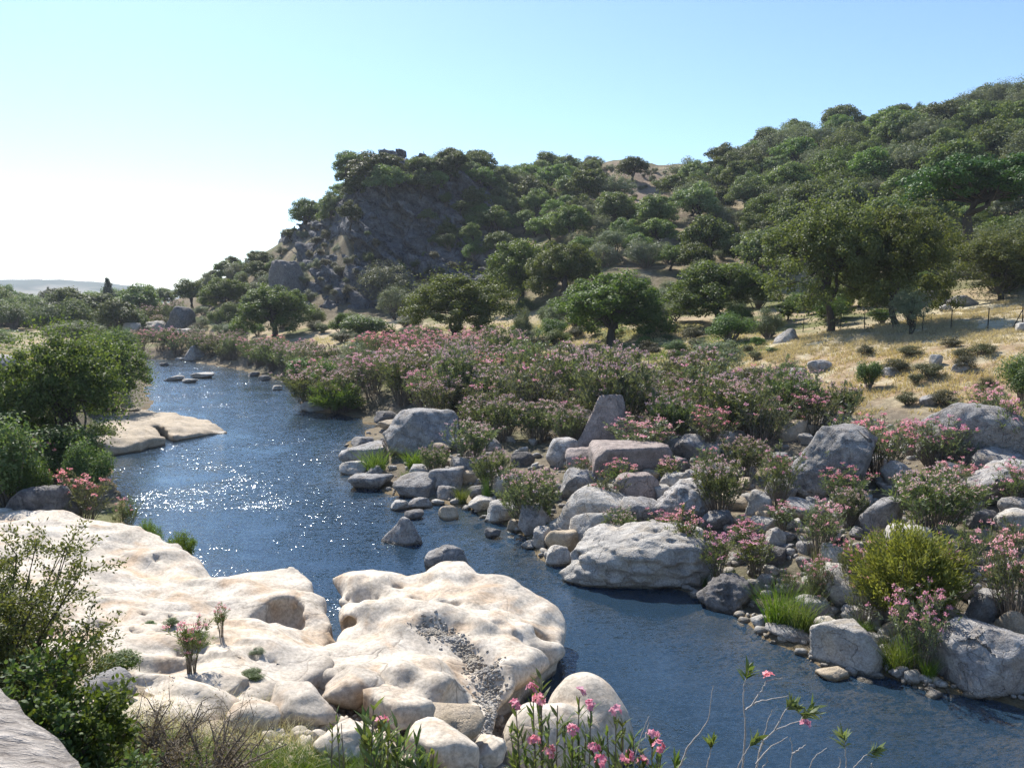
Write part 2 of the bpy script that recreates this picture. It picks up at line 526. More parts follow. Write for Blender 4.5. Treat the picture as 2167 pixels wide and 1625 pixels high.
# ------------------------------------------------------------------ terrain height
# profiles of the valley: for a viewing direction (photograph column) the ground height at a distance
TAB = {
    -900: [(3, 3.2), (10, 2.8), (20, 3.2), (40, 5), (80, 5), (150, 5), (300, 6), (1000, 7), (4000, 9)],
    0: [(3, 2.9), (8, 2.3), (12, 2.0), (18, 1.5), (22, 1.2), (28, 1.3), (34, 2.2), (38, 3.9), (45, 4.1), (60, 3.2), (100, 2.6), (150, 3.2), (220, 4), (400, 5), (1000, 6), (4000, 8)],
    300: [(3, 2.9), (8, 2.2), (12, 1.5), (18, 1.0), (24, 0.8), (40, 0.8), (60, 1.2), (98, 0.8), (110, 1.6), (130, 2.6), (170, 4.2), (220, 4.6), (400, 5), (1000, 6), (4000, 8)],
    450: [(3, 2.8), (8, 2.0), (12, 1.2), (20, 0.7), (60, 0.7), (92, 0.7), (105, 2.2), (120, 4.4), (135, 7.2), (155, 10.2), (175, 11), (210, 10), (300, 6), (1000, 6), (4000, 8)],
    540: [(3, 2.7), (8, 1.9), (12, 1.1), (20, 0.6), (66, 0.6), (80, 1.4), (100, 2.6), (112, 5), (130, 9.5), (145, 15.2), (165, 15.2), (210, 12), (300, 8), (1000, 6), (4000, 8)],
    620: [(3, 2.7), (8, 1.9), (12, 1.1), (20, 0.6), (60, 0.6), (72, 1.3), (90, 2.4), (105, 4), (120, 8), (135, 15), (148, 19.5), (170, 18), (230, 14), (1000, 6), (4000, 8)],
    700: [(3, 2.7), (8, 1.8), (12, 1.0), (20, 0.6), (54, 0.6), (70, 1.5), (88, 2.6), (105, 4.5), (114, 8), (126, 14.5), (138, 20.5), (150, 23.5), (180, 21), (260, 15), (1000, 6), (4000, 8)],
    745: [(3, 2.7), (8, 1.8), (12, 1.0), (20, 0.6), (50, 0.7), (65, 1.5), (88, 3.0), (105, 4.8), (117, 9), (123, 16.5), (130, 22.5), (140, 25.5), (155, 27), (190, 24), (1000, 6), (4000, 8)],
    800: [(3, 2.7), (8, 1.8), (12, 1.0), (20, 0.6), (42, 0.7), (60, 1.5), (85, 3.2), (105, 5), (121, 9), (126, 19), (130, 25), (140, 28.5), (155, 29.5), (200, 26), (1000, 6), (4000, 8)],
    900: [(3, 2.6), (8, 1.8), (12, 1.0), (20, 0.5), (32, 0.6), (45, 1.2), (60, 1.8), (75, 2.6), (90, 3.8), (108, 6), (124, 10), (128, 19), (133, 26), (140, 28.5), (155, 29.5), (200, 27), (1000, 6), (4000, 8)],
    1000: [(3, 2.6), (8, 1.8), (12, 1.0), (20, 0.4), (29, 0.6), (40, 1.2), (60, 2.2), (75, 3.0), (90, 4.2), (108, 7.5), (126, 12), (131, 20), (136, 26), (145, 29), (165, 30.5), (210, 28), (1000, 6), (4000, 8)],
    1060: [(3, 2.5), (8, 1.6), (12, 0.9), (20, 0.4), (26, 0.6), (36, 1.2), (50, 2.0), (60, 2.6), (75, 3.6), (92, 5.5), (110, 9.5), (130, 16), (140, 22), (155, 28.5), (175, 31.5), (210, 30), (1000, 6), (4000, 8)],
    1130: [(3, 2.5), (8, 1.4), (12, 0.8), (20, 0.4), (25, 0.6), (34, 1.2), (48, 2.0), (58, 2.7), (75, 4.0), (92, 6.5), (112, 12), (135, 20), (160, 28.5), (185, 34), (205, 36), (240, 32), (1000, 6), (4000, 8)],
    1220: [(3, 2.5), (8, 1.2), (12, 0.6), (19, 0.5), (28, 1.1), (44, 2.0), (56, 2.8), (66, 3.6), (82, 6), (102, 11.5), (130, 20.5), (160, 30), (185, 37), (200, 38), (240, 34), (1000, 6), (4000, 8)],
    1310: [(3, 2.5), (6, 2.2), (12, 0.5), (18, 0.5), (27, 1.1), (42, 2.0), (54, 2.9), (64, 3.8), (80, 6.5), (100, 12), (130, 21), (155, 31), (172, 37.0), (182, 38.5), (195, 37.5), (240, 33), (1000, 6), (4000, 8)],
    1400: [(3, 2.5), (6, 2.2), (12, 0.5), (17, 0.5), (25, 1.1), (40, 2.0), (50, 2.9), (60, 3.9), (80, 6.5), (100, 12), (130, 21.5), (160, 31.5), (185, 37.5), (200, 37.5), (240, 33), (1000, 6), (4000, 8)],
    1550: [(3, 2.4), (6, 2.2), (12, 0.4), (16, 0.5), (25, 1.2), (37, 2.0), (47, 3.0), (55, 4.2), (65, 5.1), (85, 7.5), (110, 16), (140, 26.5), (170, 36.5), (195, 39.5), (240, 36), (1000, 6), (4000, 8)],
    1700: [(3, 2.2), (6, 2.0), (12, 0.3), (15, 0.5), (24, 1.3), (34, 2.0), (43, 3.2), (48, 4.4), (55, 4.9), (65, 5.6), (80, 7.5), (105, 17), (140, 29), (170, 39.5), (190, 42), (240, 38), (1000, 6), (4000, 8)],
    1830: [(3, 2.0), (6, 1.5), (12, 0.3), (15, 0.5), (22, 1.3), (32, 2.1), (39, 3.3), (45, 4.8), (52, 5.3), (60, 5.9), (80, 8.5), (105, 18.5), (140, 31.5), (165, 41), (185, 43.5), (240, 40), (1000, 6), (4000, 8)],
    1960: [(3, 1.5), (6, 0.5), (12, 0.3), (14.5, 0.5), (21, 1.4), (29, 2.2), (35, 3.3), (41, 4.7), (48, 5.3), (60, 6.4), (78, 9.5), (105, 21), (140, 34), (165, 42), (185, 44.5), (240, 41), (1000, 6), (4000, 8)],
    2170: [(3, 0.5), (8, 0.3), (13, 0.4), (19, 1.6), (27, 2.4), (33, 3.5), (38.5, 5), (47, 5.9), (60, 7.3), (80, 11.5), (105, 23), (140, 37), (170, 47.5), (190, 50), (240, 46), (1000, 6), (4000, 8)],
    2700: [(3, 0.5), (8, 0.4), (12, 1.5), (20, 3), (30, 5), (45, 7), (60, 9), (90, 22), (140, 46), (180, 60), (240, 56), (1000, 8), (4000, 8)],
    4000: [(3, 0.5), (8, 3), (20, 6), (40, 9), (80, 22), (140, 50), (240, 60), (1000, 8), (4000, 8)],
}
_pc = np.array(sorted(TAB))
_LY0, _LY1, _NY = math.log(3), math.log(4000), 520
_ly = np.linspace(_LY0, _LY1, _NY)
_prof = np.stack([np.interp(np.exp(_ly), [a for a, b in TAB[c]], [b for a, b in TAB[c]]) for c in _pc])
_PX0, _PX1, _NP = -900.0, 4000.0, 700
_pxs = np.linspace(_PX0, _PX1, _NP)
_Z = np.stack([np.interp(_pxs, _pc, _prof[:, k]) for k in range(_NY)], 1)
def _blur(A, n, ax):
    k = np.ones(n) / n
    p = [(0, 0), (0, 0)]
    p[ax] = (n // 2, n // 2)
    B = np.pad(A, p, mode='edge')
    return np.apply_along_axis(lambda v: np.convolve(v, k, 'valid'), ax, B)
_Z = _blur(_blur(_Z, 5, 0), 5, 0)
_Z = _blur(_blur(_Z, 3, 1), 3, 1)

RIVER_L = [W(300, 759)[:2], W(308, 800)[:2], W(308, 862)[:2], W(262, 905)[:2], W(215, 965)[:2], W(225, 1010)[:2], W(235, 1085)[:2], W(300, 1170)[:2],
           W(440, 1290)[:2], W(700, 1400)[:2], W(1000, 1480)[:2], W(1150, 1570)[:2], W(1300, 1680)[:2], (2.6, 5.5), (3.2, 0), (3.6, -14)]
RIVER_R = [(12.5, -14), (10.5, 8), W(2167, 1492)[:2], W(2000, 1445)[:2], W(1760, 1405)[:2], W(1640, 1345)[:2], W(1560, 1275)[:2], W(1480, 1245)[:2], W(1300, 1215)[:2],
           W(1190, 1190)[:2], W(1120, 1130)[:2], W(1000, 1075)[:2], W(850, 1045)[:2], W(760, 1010)[:2], W(735, 960)[:2], W(800, 900)[:2], W(760, 880)[:2], W(650, 870)[:2],
           W(655, 830)[:2], W(590, 803)[:2], W(500, 780)[:2], W(430, 768)[:2], W(380, 762)[:2]]
RIVER = [tuple(map(float, p)) for p in RIVER_L + RIVER_R]

def base_h(x, y):
    x = np.asarray(x, float)
    y = np.asarray(y, float)
    yy = np.maximum(y, 4.0)
    px = CX + FPX * 1.005 * x / yy
    a = np.clip((px - _PX0) / (_PX1 - _PX0) * (_NP - 1), 0, _NP - 1.001)
    b = np.clip((np.log(np.maximum(yy, 3.0)) - _LY0) / (_LY1 - _LY0) * (_NY - 1), 0, _NY - 1.001)
    i, j = a.astype(int), b.astype(int)
    fa, fb = a - i, b - j
    return (_Z[i, j] * (1 - fa) * (1 - fb) + _Z[i + 1, j] * fa * (1 - fb) + _Z[i, j + 1] * (1 - fa) * fb + _Z[i + 1, j + 1] * fa * fb)

def river_sd(x, y):
    w = 0.25 * np.clip(np.asarray(y, float) / 30, 0.4, 2.0)
    return poly_sd(x, y, RIVER) + w * noise3(np.asarray(x) * 0.9, np.asarray(y) * 0.6, 0, 5)

UNDER = [tuple(map(float, W(*p)[:2])) for p in [(-300, 1130, 1.2), (0, 1150, 1.2), (345, 1200, 0.7), (600, 1290, 0.6), (700, 1400, 0.8), (600, 1440, 1.2), (480, 1460, 1.5), (200, 1420, 1.9), (-300, 1400, 2.2)]]
def H(x, y):
    x = np.asarray(x, float)
    y = np.asarray(y, float)
    z = base_h(x, y)
    z = z - 0.75 * sstep(0.3, -0.8, poly_sd(x, y, UNDER))
    amp = np.clip((y - 8) / 60, 0.12, 1.0)
    z = z + amp * (0.35 * fbm(x * 0.16, y * 0.16, 0, 3, 11) + 0.12 * fbm(x * 0.8, y * 0.8, 0, 3, 12))
    pq = CX + FPX * 1.005 * x / np.maximum(y, 4)
    z = z - 3.0 * sstep(740, 770, pq) * (1 - sstep(1030, 1060, pq)) * sstep(116, 121, y) * (1 - sstep(140, 150, y))
    kn = np.exp(-(((x - 27) / 13) ** 2 + ((y - 172) / 22) ** 2))
    z = z + kn * (1.3 * fbm(x * 0.3, y * 0.3, 0, 3, 14) + 0.8 * np.abs(fbm(x * 0.7, y * 0.7, 0, 2, 15)))
    sd = river_sd(x, y)
    k = sstep(0.0, 3.5, sd)
    land = 0.06 + (np.maximum(z, 0.25) - 0.06) * k
    bed = -0.10 - 1.0 * sstep(0.0, 6.0, -sd) - 0.06 * noise3(x * 1.3, y * 1.3, 0, 8)
    return np.where(sd > 0, land, bed + 0.18 * sstep(-0.6, 0, sd))

_YS = np.exp(np.linspace(math.log(4), math.log(420), 1100))
_AS = np.linspace(-1.0, 1.0, 520)
_HG = H(_AS[:, None] * _YS[None, :], np.broadcast_to(_YS[None, :], (520, 1100)))
def ground(px, py, lift=0.0):
    """where the ray through a photograph pixel meets the ground"""
    a, b = ray(px, py)
    z = CAMH + b * _YS
    q = min(max((a + 1.0) / 2.0 * 519, 0), 518.99)
    i = int(q)
    h = _HG[i] * (1 - q + i) + _HG[i + 1] * (q - i) + lift
    k = np.nonzero(z < h)[0]
    k = int(k[0]) if len(k) else int(np.argmin(z - h))
    Y = float(_YS[k])
    return np.array((a * Y, Y, float(h[k])))

def pix(p):
    """photograph pixel of a world point"""
    x, y, z = p[0], p[1], p[2] - CAMH
    d = y * math.cos(TH) - z * math.sin(TH)
    v = y * math.sin(TH) + z * math.cos(TH)
    return CX + FPX * x / d, CY - FPX * v / d

def H1(x, y):
    return float(H(np.array([x]), np.array([y]))[0])

# ------------------------------------------------------------------ ground sheet
rows = np.concatenate([np.linspace(-8, 10, 80, endpoint=False), np.exp(np.linspace(math.log(10), math.log(75), 250, endpoint=False)),
                       np.exp(np.linspace(math.log(75), math.log(260), 150, endpoint=False)), np.exp(np.linspace(math.log(260), math.log(5000), 36))])
us = np.linspace(-1.25, 1.25, 400)
gx = us[None, :] * (rows[:, None] + 12)
gy = np.broadcast_to(rows[:, None], gx.shape)
gz = H(gx, gy)
V = np.stack([gx, gy, gz], -1).reshape(-1, 3)
nr, nc = gx.shape
ii = (np.arange(nr - 1)[:, None] * nc + np.arange(nc - 1)[None, :]).ravel()
F = np.stack([ii, ii + 1, ii + nc + 1, ii + nc], 1)

def region(x, y, pts, soft):
    """1 inside the ground polygon given by photograph pixels"""
    poly = [tuple(ground(a, b)[:2]) for a, b in pts]
    return 1 - sstep(-soft, soft, poly_sd(x, y, poly))

X, Y_, Zg = V[:, 0], V[:, 1], V[:, 2]
n1 = fbm(X * 0.35, Y_ * 0.35, 0, 4, 21)
n2 = fbm(X * 1.6, Y_ * 1.6, 0, 3, 22)
n3 = fbm(X * 0.09, Y_ * 0.09, 0, 3, 23)
straw = np.array((0.44, 0.37, 0.245))
pstraw = np.array((0.55, 0.49, 0.345))
brown = np.array((0.27, 0.19, 0.115))
green = np.array((0.13, 0.15, 0.055))
sand = np.array((0.50, 0.41, 0.30))
gravel = np.array((0.15, 0.13, 0.105))
hillc = np.array((0.17, 0.14, 0.095))
bedc = np.array((0.20, 0.14, 0.07))
def lerp(a, b, t):
    return a + (b - a) * np.clip(t, 0, 1)[:, None]
C = np.broadcast_to(straw, V.shape).copy()
C = lerp(C, brown, sstep(-0.3, 0.3, n2) * 0.55)
C = lerp(C, green, sstep(-0.25, 0.25, n1) * 0.85)                                   # valley floor: straw and green patches
C = lerp(C, sand, sstep(0.2, 0.5, n3) * 0.4)
hl = sstep(6.2, 9.0, Zg) * sstep(62, 85, Y_)
C = lerp(C, hillc, hl)
C = lerp(C, hillc, sstep(98, 108, Y_) * (1 - sstep(230, 260, Y_)) * sstep(3.5, 5, Zg))
C = lerp(C, straw * 0.9, hl * sstep(0.12, 0.4, n1) * 0.7)
C = lerp(C, green * 0.8, hl * sstep(0.05, 0.4, -n1) * 0.6)
mead = region(X, Y_, [(1560, 745), (1690, 715), (1800, 690), (2000, 650), (2167, 618), (2500, 590), (2600, 720), (2167, 880), (1900, 870), (1650, 820)], 3)
C = lerp(C, straw, mead)
C = lerp(C, pstraw, mead * sstep(-0.1, 0.4, n1))
C = lerp(C, green * 1.7, mead * sstep(0.25, 0.5, n3 + 0.4 * n1) * 0.35)
slope = region(X, Y_, [(1560, 760), (1700, 745), (1900, 735), (2200, 725), (2400, 860), (2000, 880), (1650, 840)], 1.5)
C = lerp(C, brown * 1.15, slope * sstep(-0.25, 0.25, n2 + 0.5 * n1) * 0.9)
hill_bare = region(X, Y_, [(1290, 345), (1380, 360), (1470, 400), (1420, 470), (1330, 460), (1250, 380)], 4)
C = lerp(C, np.array((0.26, 0.20, 0.15)), hill_bare)
path = region(X, Y_, [(1180, 778), (1290, 772), (1420, 765), (1440, 790), (1330, 812), (1200, 800)], 1.0)
C = lerp(C, sand * 1.05, path)
path2 = region(X, Y_, [(640, 705), (740, 690), (850, 672), (930, 690), (880, 712), (700, 722)], 1.5)
C = lerp(C, sand, path2 * 0.9)
gl = np.maximum(sstep(0, 1.0, Y_ - 10) * (1 - sstep(2.4, 3.0, Zg)) * (1 - sstep(34, 50, Y_)) * sstep(-2, 2, X - 0.0), (1 - sstep(0.9, 1.6, Zg)) * sstep(24, 30, Y_))
C = lerp(C, gravel, gl * (0.8 + 0.3 * n2))
fg = (1 - sstep(18, 24, Y_)) * (1 - sstep(1, 2.5, X))
C = lerp(C, np.array((0.40, 0.34, 0.26)), fg)
C = lerp(C, brown * 0.8, fg * sstep(0, 0.4, n2 + 0.4 * n1) * 0.7)
far = sstep(230, 420, Y_)
C = lerp(C, lerp(np.broadcast_to(green, V.shape).copy(), straw, sstep(-0.1, 0.2, fbm(X * 0.006, Y_ * 0.006, 0, 3, 31))), far)
C = lerp(C, bedc, 1 - sstep(-0.02, 0.10, Zg))
C *= (1 + 0.22 * n2)[:, None]

def ground_mat():
    m, nt, N, L, out = nodes_of('ground_cover')
    at = N.new('ShaderNodeAttribute')
    at.attribute_name = 'col'
    g = N.new('ShaderNodeNewGeometry')
    pos = g.outputs['Position']
    a = noise_node(nt, 2.2, 8, 0.7, pos)
    b2 = noise_node(nt, 14, 6, 0.7, pos)
    c = mixc(nt, 0.8, at.outputs['Color'], ramp(nt, a, [(0.3, (0.5, 0.48, 0.45)), (0.7, (1.35, 1.33, 1.3))]), 'MULTIPLY')
    c = mixc(nt, 0.6, c, ramp(nt, b2, [(0.3, (0.55, 0.55, 0.55)), (0.7, (1.3, 1.3, 1.3))]), 'MULTIPLY')
    b = N.new('ShaderNodeBsdfPrincipled')
    L.new(c, b.inputs['Base Color'])
    b.inputs['Roughness'].default_value = 0.95
    b.inputs['Specular IOR Level'].default_value = 0.1
    bp = N.new('ShaderNodeBump')
    bp.inputs['Strength'].default_value = 0.9
    bp.inputs['Distance'].default_value = 0.12
    L.new(math_node(nt, 'ADD', a, math_node(nt, 'MULTIPLY', b2, 0.4)), bp.inputs['Height'])
    L.new(bp.outputs[0], b.inputs['Normal'])
    L.new(b.outputs[0], out.inputs['Surface'])
    return m
M['ground'] = ground_mat()
tag(obj('ground', mesh('ground', V, F, M['ground'], True, col=np.clip(C, 0.01, 0.9))), kind='structure')

# ------------------------------------------------------------------ distant hills
def distant_hills():
    xs = np.linspace(-1700, 500, 260)
    ys = np.linspace(1250, 2300, 60)
    gx, gy = np.meshgrid(xs, ys)
    prof = np.interp(xs / 1600.0, [-1.06, -0.64, -0.58, -0.53, -0.49, -0.45, -0.40, -0.3, 0.3], [52, 46, 48, 44, 36, 30, 24, 10, 6])
    bell = np.exp(-((gy - 1650) / 260.0) ** 2)
    z = prof[None, :] * bell + 6 * fbm(gx * 0.006, gy * 0.006, 0, 4, 41) * bell
    tr = fbm(gx * 0.012, gy * 0.02, 0, 3, 43)
    ridge = sstep(0.80, 0.95, bell)
    wood = np.clip(sstep(0.0, 0.12, tr) + ridge, 0, 1)
    z = z + 7 * wood * (0.6 + 0.4 * noise3(gx * 0.06, gy * 0.06, 0, 44)) * sstep(0.15, 0.3, bell)
    V = np.stack([gx, gy, z], -1).reshape(-1, 3)
    c = np.array((0.20, 0.185, 0.14)) + (np.array((0.04, 0.06, 0.035)) - np.array((0.20, 0.185, 0.14))) * wood.reshape(-1, 1)
    nr, nc = gx.shape
    ii = (np.arange(nr - 1)[:, None] * nc + np.arange(nc - 1)[None, :]).ravel()
    F = np.stack([ii, ii + 1, ii + nc + 1, ii + nc], 1)
    tag(obj('distant_hills', mesh('distant_hills', V, F, M['ground'], True, col=c)), kind='structure')
distant_hills()

# ------------------------------------------------------------------ cliff
def cliff():
    h = 0.42
    x = np.arange(-44, 6, h)
    y = np.arange(104, 168, h)
    z = np.arange(2, 37, h)
    gx, gy = np.meshgrid(x, y, indexing='ij')
    px = CX + FPX * 1.005 * gx / gy
    hh = base_h(gx, gy)
    # covers the crag, sinks under the ground at its borders
    cover = sstep(545, 640, px) * (1 - sstep(1045, 1085, px)) * sstep(105, 112, gy) * (1 - sstep(150, 163, gy)) * sstep(3.5, 6.5, hh)
    steep = sstep(725, 760, px) * (1 - sstep(1030, 1085, px))
    hh = hh - 2.5 + (2.8 + 1.5 * steep) * cover
    # ledges: terraces on the slope left of the face
    st = hh + 1.2 * fbm(gx * 0.15, gy * 0.15, 0, 3, 51)
    hh = hh + (1 - steep) * cover * 0.9 * np.sin(st * 1.5)
    X, Y, Z = gx[:, :, None], gy[:, :, None], z[None, None, :]
    d = (Z - hh[:, :, None]) * (0.42 - 0.12 * steep[:, :, None])
    band = np.abs(d) < 3.6
    xi, yi, zi = np.nonzero(band)
    qx, qy, qz = x[xi], y[yi], z[zi]
    # tilted beds and blocks
    bx = qx * 0.75 - qz * 0.66
    bz = qz * 0.75 + qx * 0.66
    w1, w2, cv = worley(bx * 0.11, qy * 0.22, bz * 0.36, 61)
    v1, v2, cv2 = worley(bx * 0.32, qy * 0.55, bz * 0.9, 71)
    n = 1.7 * (cv - 0.5) + 0.95 * (cv2 - 0.5) - 0.55 * sstep(0.16, 0.0, w2 - w1) + 0.8 * fbm(qx * 0.22, qy * 0.22, qz * 0.22, 4, 81)
    c = cover[xi, yi]
    d[xi, yi, zi] -= n * (0.25 + 0.75 * c) * 1.05
    V, F = surface_nets(d, (x[0], y[0], z[0]), h)
    V, F = keep_largest(V, F)
    o = obj('cliff', mesh('cliff', V, F, M['cliff'], False))
    tag(o, kind='structure')
    from mathutils.bvhtree import BVHTree
    return BVHTree.FromPolygons(V.tolist(), F.tolist())
CLIFF = cliff()
def crag_point(px, py):
    """first meeting of a photograph ray with the cliff or the ground"""
    g = ground(px, py)
    a, b = ray(px, py)
    hit = CLIFF.ray_cast(Vector((0, 0, CAMH)), Vector((a, 1, b)).normalized())
    if hit[0] is not None and hit[0].y < g[1] + 6:
        return np.array(hit[0])
    return g


# ------------------------------------------------------------------ water
def water():
    import bmesh
    poly = np.array(RIVER)
    # widen so that the edge lies under the banks
    c = []
    n = len(poly)
    for i in range(n):
        a, b, d = poly[i - 1], poly[i], poly[(i + 1) % n]
        t = (d - a) / (np.linalg.norm(d - a) + 1e-9)
        nrm = np.array((t[1], -t[0]))
        c.append((b + nrm * 1.6, b - nrm * 1.6))
    pick = []
    for p, q in c:
        sp = poly_sd(np.array([p[0]]), np.array([p[1]]), RIVER)[0]
        sq = poly_sd(np.array([q[0]]), np.array([q[1]]), RIVER)[0]
        pick.append(p if sp > sq else q)
    bm = bmesh.new()
    top = [bm.verts.new((p[0], p[1], 0.0)) for p in pick]
    bot = [bm.verts.new((p[0], p[1], -2.6)) for p in pick]
    f = bm.faces.new(top)
    g = bm.faces.new(bot[::-1])
    for i in range(n):
        bm.faces.new((top[i], bot[i], bot[(i + 1) % n], top[(i + 1) % n]))
    bmesh.ops.recalc_face_normals(bm, faces=bm.faces)
    bmesh.ops.triangulate(bm, faces=[f, g])
    me = bpy.data.meshes.new('river_water')
    bm.to_mesh(me)
    bm.free()
    m, nt, N, L, out = nodes_of('river_water')
    geo = N.new('ShaderNodeNewGeometry')
    mp = N.new('ShaderNodeMapping')
    mp.inputs['Rotation'].default_value = (0, 0, math.radians(-12))
    mp.inputs['Scale'].default_value = (0.55, 1.5, 1.0)
    L.new(geo.outputs['Position'], mp.inputs[0])
    # ripples: the surface normal is tilted by two scales of wavelets, stronger where gusts run over the water
    def slope(scale, detail, dist):
        n = N.new('ShaderNodeTexNoise')
        n.inputs['Scale'].default_value = scale
        n.inputs['Detail'].default_value = detail
        n.inputs['Roughness'].default_value = 0.55
        n.inputs['Distortion'].default_value = dist
        L.new(mp.outputs[0], n.inputs['Vector'])
        v = N.new('ShaderNodeVectorMath')
        v.operation = 'SUBTRACT'
        L.new(n.outputs['Color'], v.inputs[0])
        v.inputs[1].default_value = (0.5, 0.5, 0.5)
        return v.outputs[0]
    def vm(op, a_, b_):
        v = N.new('ShaderNodeVectorMath')
        v.operation = op
        for i_, q in enumerate((a_, b_)):
            if isinstance(q, tuple):
                v.inputs[i_].default_value = q
            else:
                L.new(q, v.inputs[i_])
        return v.outputs[0]
    c_ = noise_node(nt, 0.22, 3, 0.55, geo.outputs['Position'], 0.5)
    gust = ramp(nt, c_, [(0.36, (0.28, 0.28, 0.28)), (0.62, (1, 1, 1))])
    sl = vm('ADD', vm('MULTIPLY', slope(4.6, 3, 0.3), (0.38, 0.8, 0.0)), vm('MULTIPLY', slope(22.0, 2, 0.2), (0.85, 1.6, 0.0)))
    sl = vm('MULTIPLY', sl, gust)
    nrm = N.new('ShaderNodeVectorMath')
    nrm.operation = 'NORMALIZE'
    L.new(vm('ADD', sl, (0.0, 0.0, 1.0)), nrm.inputs[0])
    bp = nrm
    fr = N.new('ShaderNodeFresnel')
    fr.inputs['IOR'].default_value = 1.333
    L.new(bp.outputs[0], fr.inputs['Normal'])
    gl = N.new('ShaderNodeBsdfGlossy')
    gl.inputs['Color'].default_value = (0.86, 0.94, 1.0, 1)
    gl.inputs['Roughness'].default_value = 0.1
    L.new(bp.outputs[0], gl.inputs['Normal'])
    tr = N.new('ShaderNodeBsdfTransparent')
    tr.inputs['Color'].default_value = (0.9, 0.93, 0.95, 1)
    df = N.new('ShaderNodeBsdfDiffuse')          # light scattered back by the turbid water itself
    df.inputs['Color'].default_value = (0.042, 0.092, 0.155, 1)
    m0 = N.new('ShaderNodeMixShader')
    m0.inputs[0].default_value = 0.33
    L.new(tr.outputs[0], m0.inputs[1])
    L.new(df.outputs[0], m0.inputs[2])
    mx = N.new('ShaderNodeMixShader')
    L.new(fr.outputs[0], mx.inputs[0])
    L.new(m0.outputs[0], mx.inputs[1])
    L.new(gl.outputs[0], mx.inputs[2])
    L.new(mx.outputs[0], out.inputs['Surface'])
    va = N.new('ShaderNodeVolumeAbsorption')
    va.inputs['Color'].default_value = (0.35, 0.42, 0.45, 1)
    va.inputs['Density'].default_value = 1.5
    L.new(va.outputs[0], out.inputs['Volume'])
    me.materials.append(m)
    tag(obj('river_water', me), kind='structure')
water()


# ------------------------------------------------------------------ boulders
def ico(sub):
    import bmesh
    bm = bmesh.new()
    bmesh.ops.create_icosphere(bm, subdivisions=sub, radius=1)
    bm.verts.ensure_lookup_table()
    V = np.array([v.co[:] for v in bm.verts])
    F = np.array([[v.index for v in f.verts] for f in bm.faces])
    bm.free()
    return V / np.linalg.norm(V, axis=1, keepdims=True), F
ICO = {k: ico(k) for k in (2, 3, 4, 5, 6)}

def rock_shape(seed, sub=4, planes=11, p=22.0, rough=0.05, pits=0.0, lean=(0, 0), flat=0.0, taper=0.0):
    """chipped stone: rounded meeting of random planes, -1..1 in every axis before noise"""
    rng = np.random.default_rng(seed)
    D, F = ICO[sub]
    n = rvec(rng, planes)
    n = np.concatenate([n, [[0, 0, 1], [0, 0, -1.0]]])
    d = np.concatenate([rng.uniform(0.56, 1.0, planes), [rng.uniform(0.6, 0.85), 0.7]])
    p = p * 2.6 if p > 10 else p * 1.3
    q = np.maximum(D @ n.T, 0) / d[None, :]
    qm = q.max(1)
    r = 1 / (qm * ((q / qm[:, None]) ** p).sum(1) ** (1 / p))
    V = D * np.minimum(r, 1.6)[:, None]
    mn, mx = V.min(0), V.max(0)
    V = (V - (mn + mx) / 2) / ((mx - mn) / 2)
    s = seed % 977
    nv = D * 1.0
    if rough > 0.03 and p > 16:
        # second round of chipping: small flats broken off the corners
        pn = rvec(rng, 16)
        pd = rng.uniform(0.86, 1.12, 16)
        over = V @ pn.T - pd[None, :]
        V = V - (np.maximum(over, 0) * (over == over.max(1, keepdims=True))) @ pn * 0.92
    V = V + nv * (rough * 1.6 * fbm(V[:, 0] * 1.7 + s, V[:, 1] * 1.7, V[:, 2] * 1.7, 4, seed))[:, None]
    V = V + nv * (rough * 0.75 * fbm(V[:, 0] * 6 + s, V[:, 1] * 6, V[:, 2] * 6, 3, seed + 5))[:, None]
    if rough > 0.03:
        # step-like fractures
        a = rvec(rng, 1)[0]
        t = V @ a * 3.0 + 0.5 * fbm(V[:, 0] * 2, V[:, 1] * 2, V[:, 2] * 2, 2, seed + 9)
        V = V + nv * (rough * 0.45 * (np.abs((t % 1) - 0.5) * 2 - 0.5))[:, None]
    if pits:
        w1, w2, cv = worley(V[:, 0] * 2.6 + s, V[:, 1] * 2.6, V[:, 2] * 2.6, seed)
        V = V - nv * (pits * sstep(0.45, 0.1, w1) * (cv > 0.35))[:, None]
    V[:, 0] += lean[0] * (V[:, 2] + 1) / 2
    V[:, 1] += lean[1] * (V[:, 2] + 1) / 2
    if taper:
        k = 1 - taper * (V[:, 2] + 1) / 2
        V[:, 0] *= k
        V[:, 1] *= k
    return V, F

